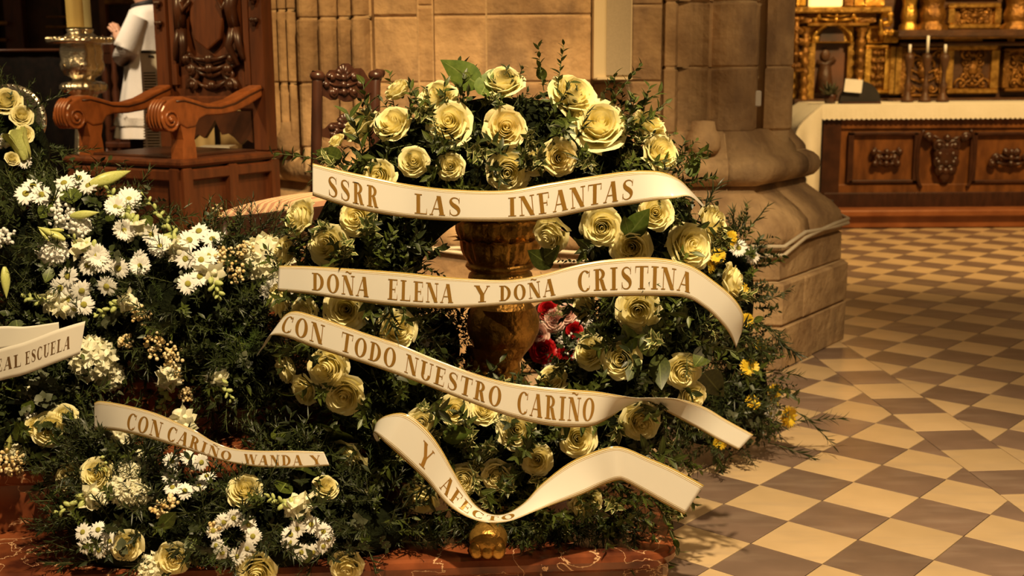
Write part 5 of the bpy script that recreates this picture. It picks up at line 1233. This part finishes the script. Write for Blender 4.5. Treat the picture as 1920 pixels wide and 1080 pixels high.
B1.snap([(230, 808), (212, 835), (190, 885)], 14, .03, .25); B1.snap([(325, 775), (345, 795), (362, 812)], 9, .034, .5); B1.snap([(190, 925), (150, 940), (100, 965)], 14, .03, .25); B1.snap([(585, 948), (545, 950), (496, 928)], 14, .03, .4)
for x, y, r in ((300, 955, 20), (405, 985, 18), (320, 940, 16), (20, 860, 30)): B1.spray(x, y, r, 36, 'wax_bud', .0055, 'wax_flower')
for a, b in (((300, 990), (330, 960)), ((370, 1000), (350, 1040)), ((540, 900), (520, 930)), ((570, 870), (560, 900)), ((560, 1050), (590, 1030))): B1.leafp(a, b)
B1.fill(120, (('myrtle', 4), ('spike', 4), ('ruscus', 2), ('euc', 1), ('fern', 2)), (.5, .8), 620, .21)
# D: roses with eucalyptus at the far left
D1 = Arr('eucalyptus_arrangement', 'arrangement of cream roses and round eucalyptus leaves at the left edge', [(at(40, 800, 3.42), (.24, .15, .13))], .4)
D1.rose(92, 805, 56); D1.rose(120, 782, 44); D1.rose(65, 800, 34)
for x, y, d in ((140, 855, 46), (65, 740, 42), (28, 850, 40)): D1.cluster(x, y, d, 'cream', 'carnation')
D1.spray(20, 870, 30, 50, 'wax_bud', .006, 'wax_flower'); D1.lily((12, 850), (20, 815)); D1.spray(58, 780, 14, 20)
for a, b in (((50, 830), (30, 790)), ((40, 760), (70, 770)), ((110, 770), (140, 790)), ((100, 830), (140, 850))): D1.leafp(a, b)
D1.fill(60, (('euc', 6), ('myrtle', 3), ('spike', 2)), (.6, .95), 90, .41)
# C: upper left arrangement with a silver plate behind
C1 = Arr('lily_arrangement', 'roses, lilies and fern fronds at the upper left edge beside a silver plate', [(at(10, 285, 4.25), (.20, .14, .20)), (at(-40, 360, 4.15), (.22, .18, .2))], .6)
C1.rose(12, 192, 48); C1.rose(40, 218, 36); C1.rose(45, 252, 30); C1.rose(22, 298, 24)
C1.lily((52, 300), (22, 238), True); C1.lily((45, 300), (32, 235)); C1.daisy(45, 300, 34); C1.spray(8, 265, 14, 40)
C1.fill(50, (('fern', 4), ('myrtle', 2), ('spike', 2)), (.45, .75), 80, .62, 'fern_leaf')
c = at(20, 225, 4.55); sp_ = thing('silver_plate', 'round silver plate with beaded rim behind the upper left roses', 'plate', (c.x, c.y, .6))
pn = V((.1, -1, .12)).normalized(); Mx = frame(c, pn)
mb = MB(); mb.lathe([(0, 0), (.07, .002), (.10, .012), (.118, .016), (.135, .014), (.136, .008), (.0, -.006)], 40); obj('dish', mb, 'silver', sp_, True, Mx)
mb = MB()
for i in range(44): a = i/44*6.2832; mb.ell((.130*math.cos(a), .130*math.sin(a), .017), (.005,)*3, None, 6, 4)
obj('beaded_rim', mb, 'silver', sp_, True, Mx)
mb = MB(); mb.tube([(c.x, c.y+.02, .6), (c.x, c.y+.02, c.z-.09)], .015, 8); mb.lathe([(0, 0), (.09, 0), (.085, .015), (.02, .03), (0, .03)], 20, (c.x, c.y+.02, .6)); obj('stand', mb, 'silver', sp_, True)
# E: yellow chrysanthemum wreath behind on the right
E1_ = Arr('chrysanthemum_wreath', 'dark leafy wreath with yellow chrysanthemums standing on the floor behind the roses', [(at(1365, 560, 4.65), (.13, .16, .34)), (at(1395, 735, 4.68), (.12, .16, .22)), (at(1330, 785, 4.5), (.20, .18, .13))], 0, 'wreath')
for x, y, d in ((1365, 448, 40), (1345, 480, 34), (1388, 545, 34), (1405, 690, 40), (1452, 738, 44), (1412, 755, 34), (1350, 830, 30), (1478, 782, 46), (1330, 500, 30), (1425, 650, 30), (1400, 600, 28)): E1_.daisy(x, y, d, MUM, 'chrysanthemum')
for x, y, d in ((1385, 465, 36), (1372, 528, 36), (1445, 775, 30), (1412, 480, 34), (1378, 545, 30), (1458, 760, 30)): E1_.daisy(x, y, d)
E1_.fill(130, (('myrtle', 4), ('euc', 3), ('spike', 3), ('ruscus', 3)), (.5, .85), 300, .02)
for a, b in (((1440, 620), (1500, 690)), ((1445, 615), (1480, 660)), ((1480, 790), (1545, 785)), ((1490, 770), (1540, 800)), ((1440, 830), (1500, 845)), ((1370, 850), (1340, 900)), ((1345, 850), (1355, 905))):
    p, t = E1_.hit(*a, .03)[0], E1_.hit(*b, .05)[0]; put_sprig(E1_.root, 'spike', p, t-p, .95)
# G: red and pink bouquet seen through the wreath hole
G1 = Arr('red_rose_bouquet', 'bouquet of red and pink roses with baby breath seen through the wreath hole', [(at(1050, 635, 4.62), (.22, .14, .21))], .0, 'bouquet')
RED = make_rose(41, 1.0, 'red_petal'); PINK = make_rose(42, 1.0, 'pink_petal'); ROSES += [RED, PINK]
for x, y, d, k in ((1018, 655, 44, 5), (1027, 582, 34, 5), (1075, 620, 30, 5), (1040, 600, 40, 6), (1062, 590, 36, 6), (1010, 625, 38, 6), (1095, 640, 30, 6), (1060, 665, 30, 5)):
    p, n = G1.hit(x, y, .03); put_rose(G1.root, p, n, d*p.y/2220, k); G1.fl.append((p, .03))
for x, y, r in ((1060, 640, 26), (1095, 600, 22), (1085, 655, 24), (1030, 690, 20)): G1.spray(x, y, r, 60, 'white_petal', .006)
G1.fill(30, (('myrtle', 3), ('pitto', 3), ('fern', 2)), (.6, .9), 40)
# bouquet paper cone so that it stands on the floor
mb = MB(); c = G1.b[0][0]; mb.lathe([(.05, .0), (.05, .02), (.04, .2), (.10, c.z-.12)], 20, (c.x, c.y, 0)); obj('wrapped_stems', mb, 'bright_leaf', G1.root, True)
# H: small leafy bunch behind the left of the hole
H1 = Arr('leafy_bunch', 'small bunch of dark leafy twigs behind the left side of the wreath hole', [(at(815, 650, 3.85), (.11, .10, .15))], .2)
H1.fill(26, (('myrtle', 3), ('ruscus', 2)), (.5, .8), 90); H1.daisy(795, 640, 30)
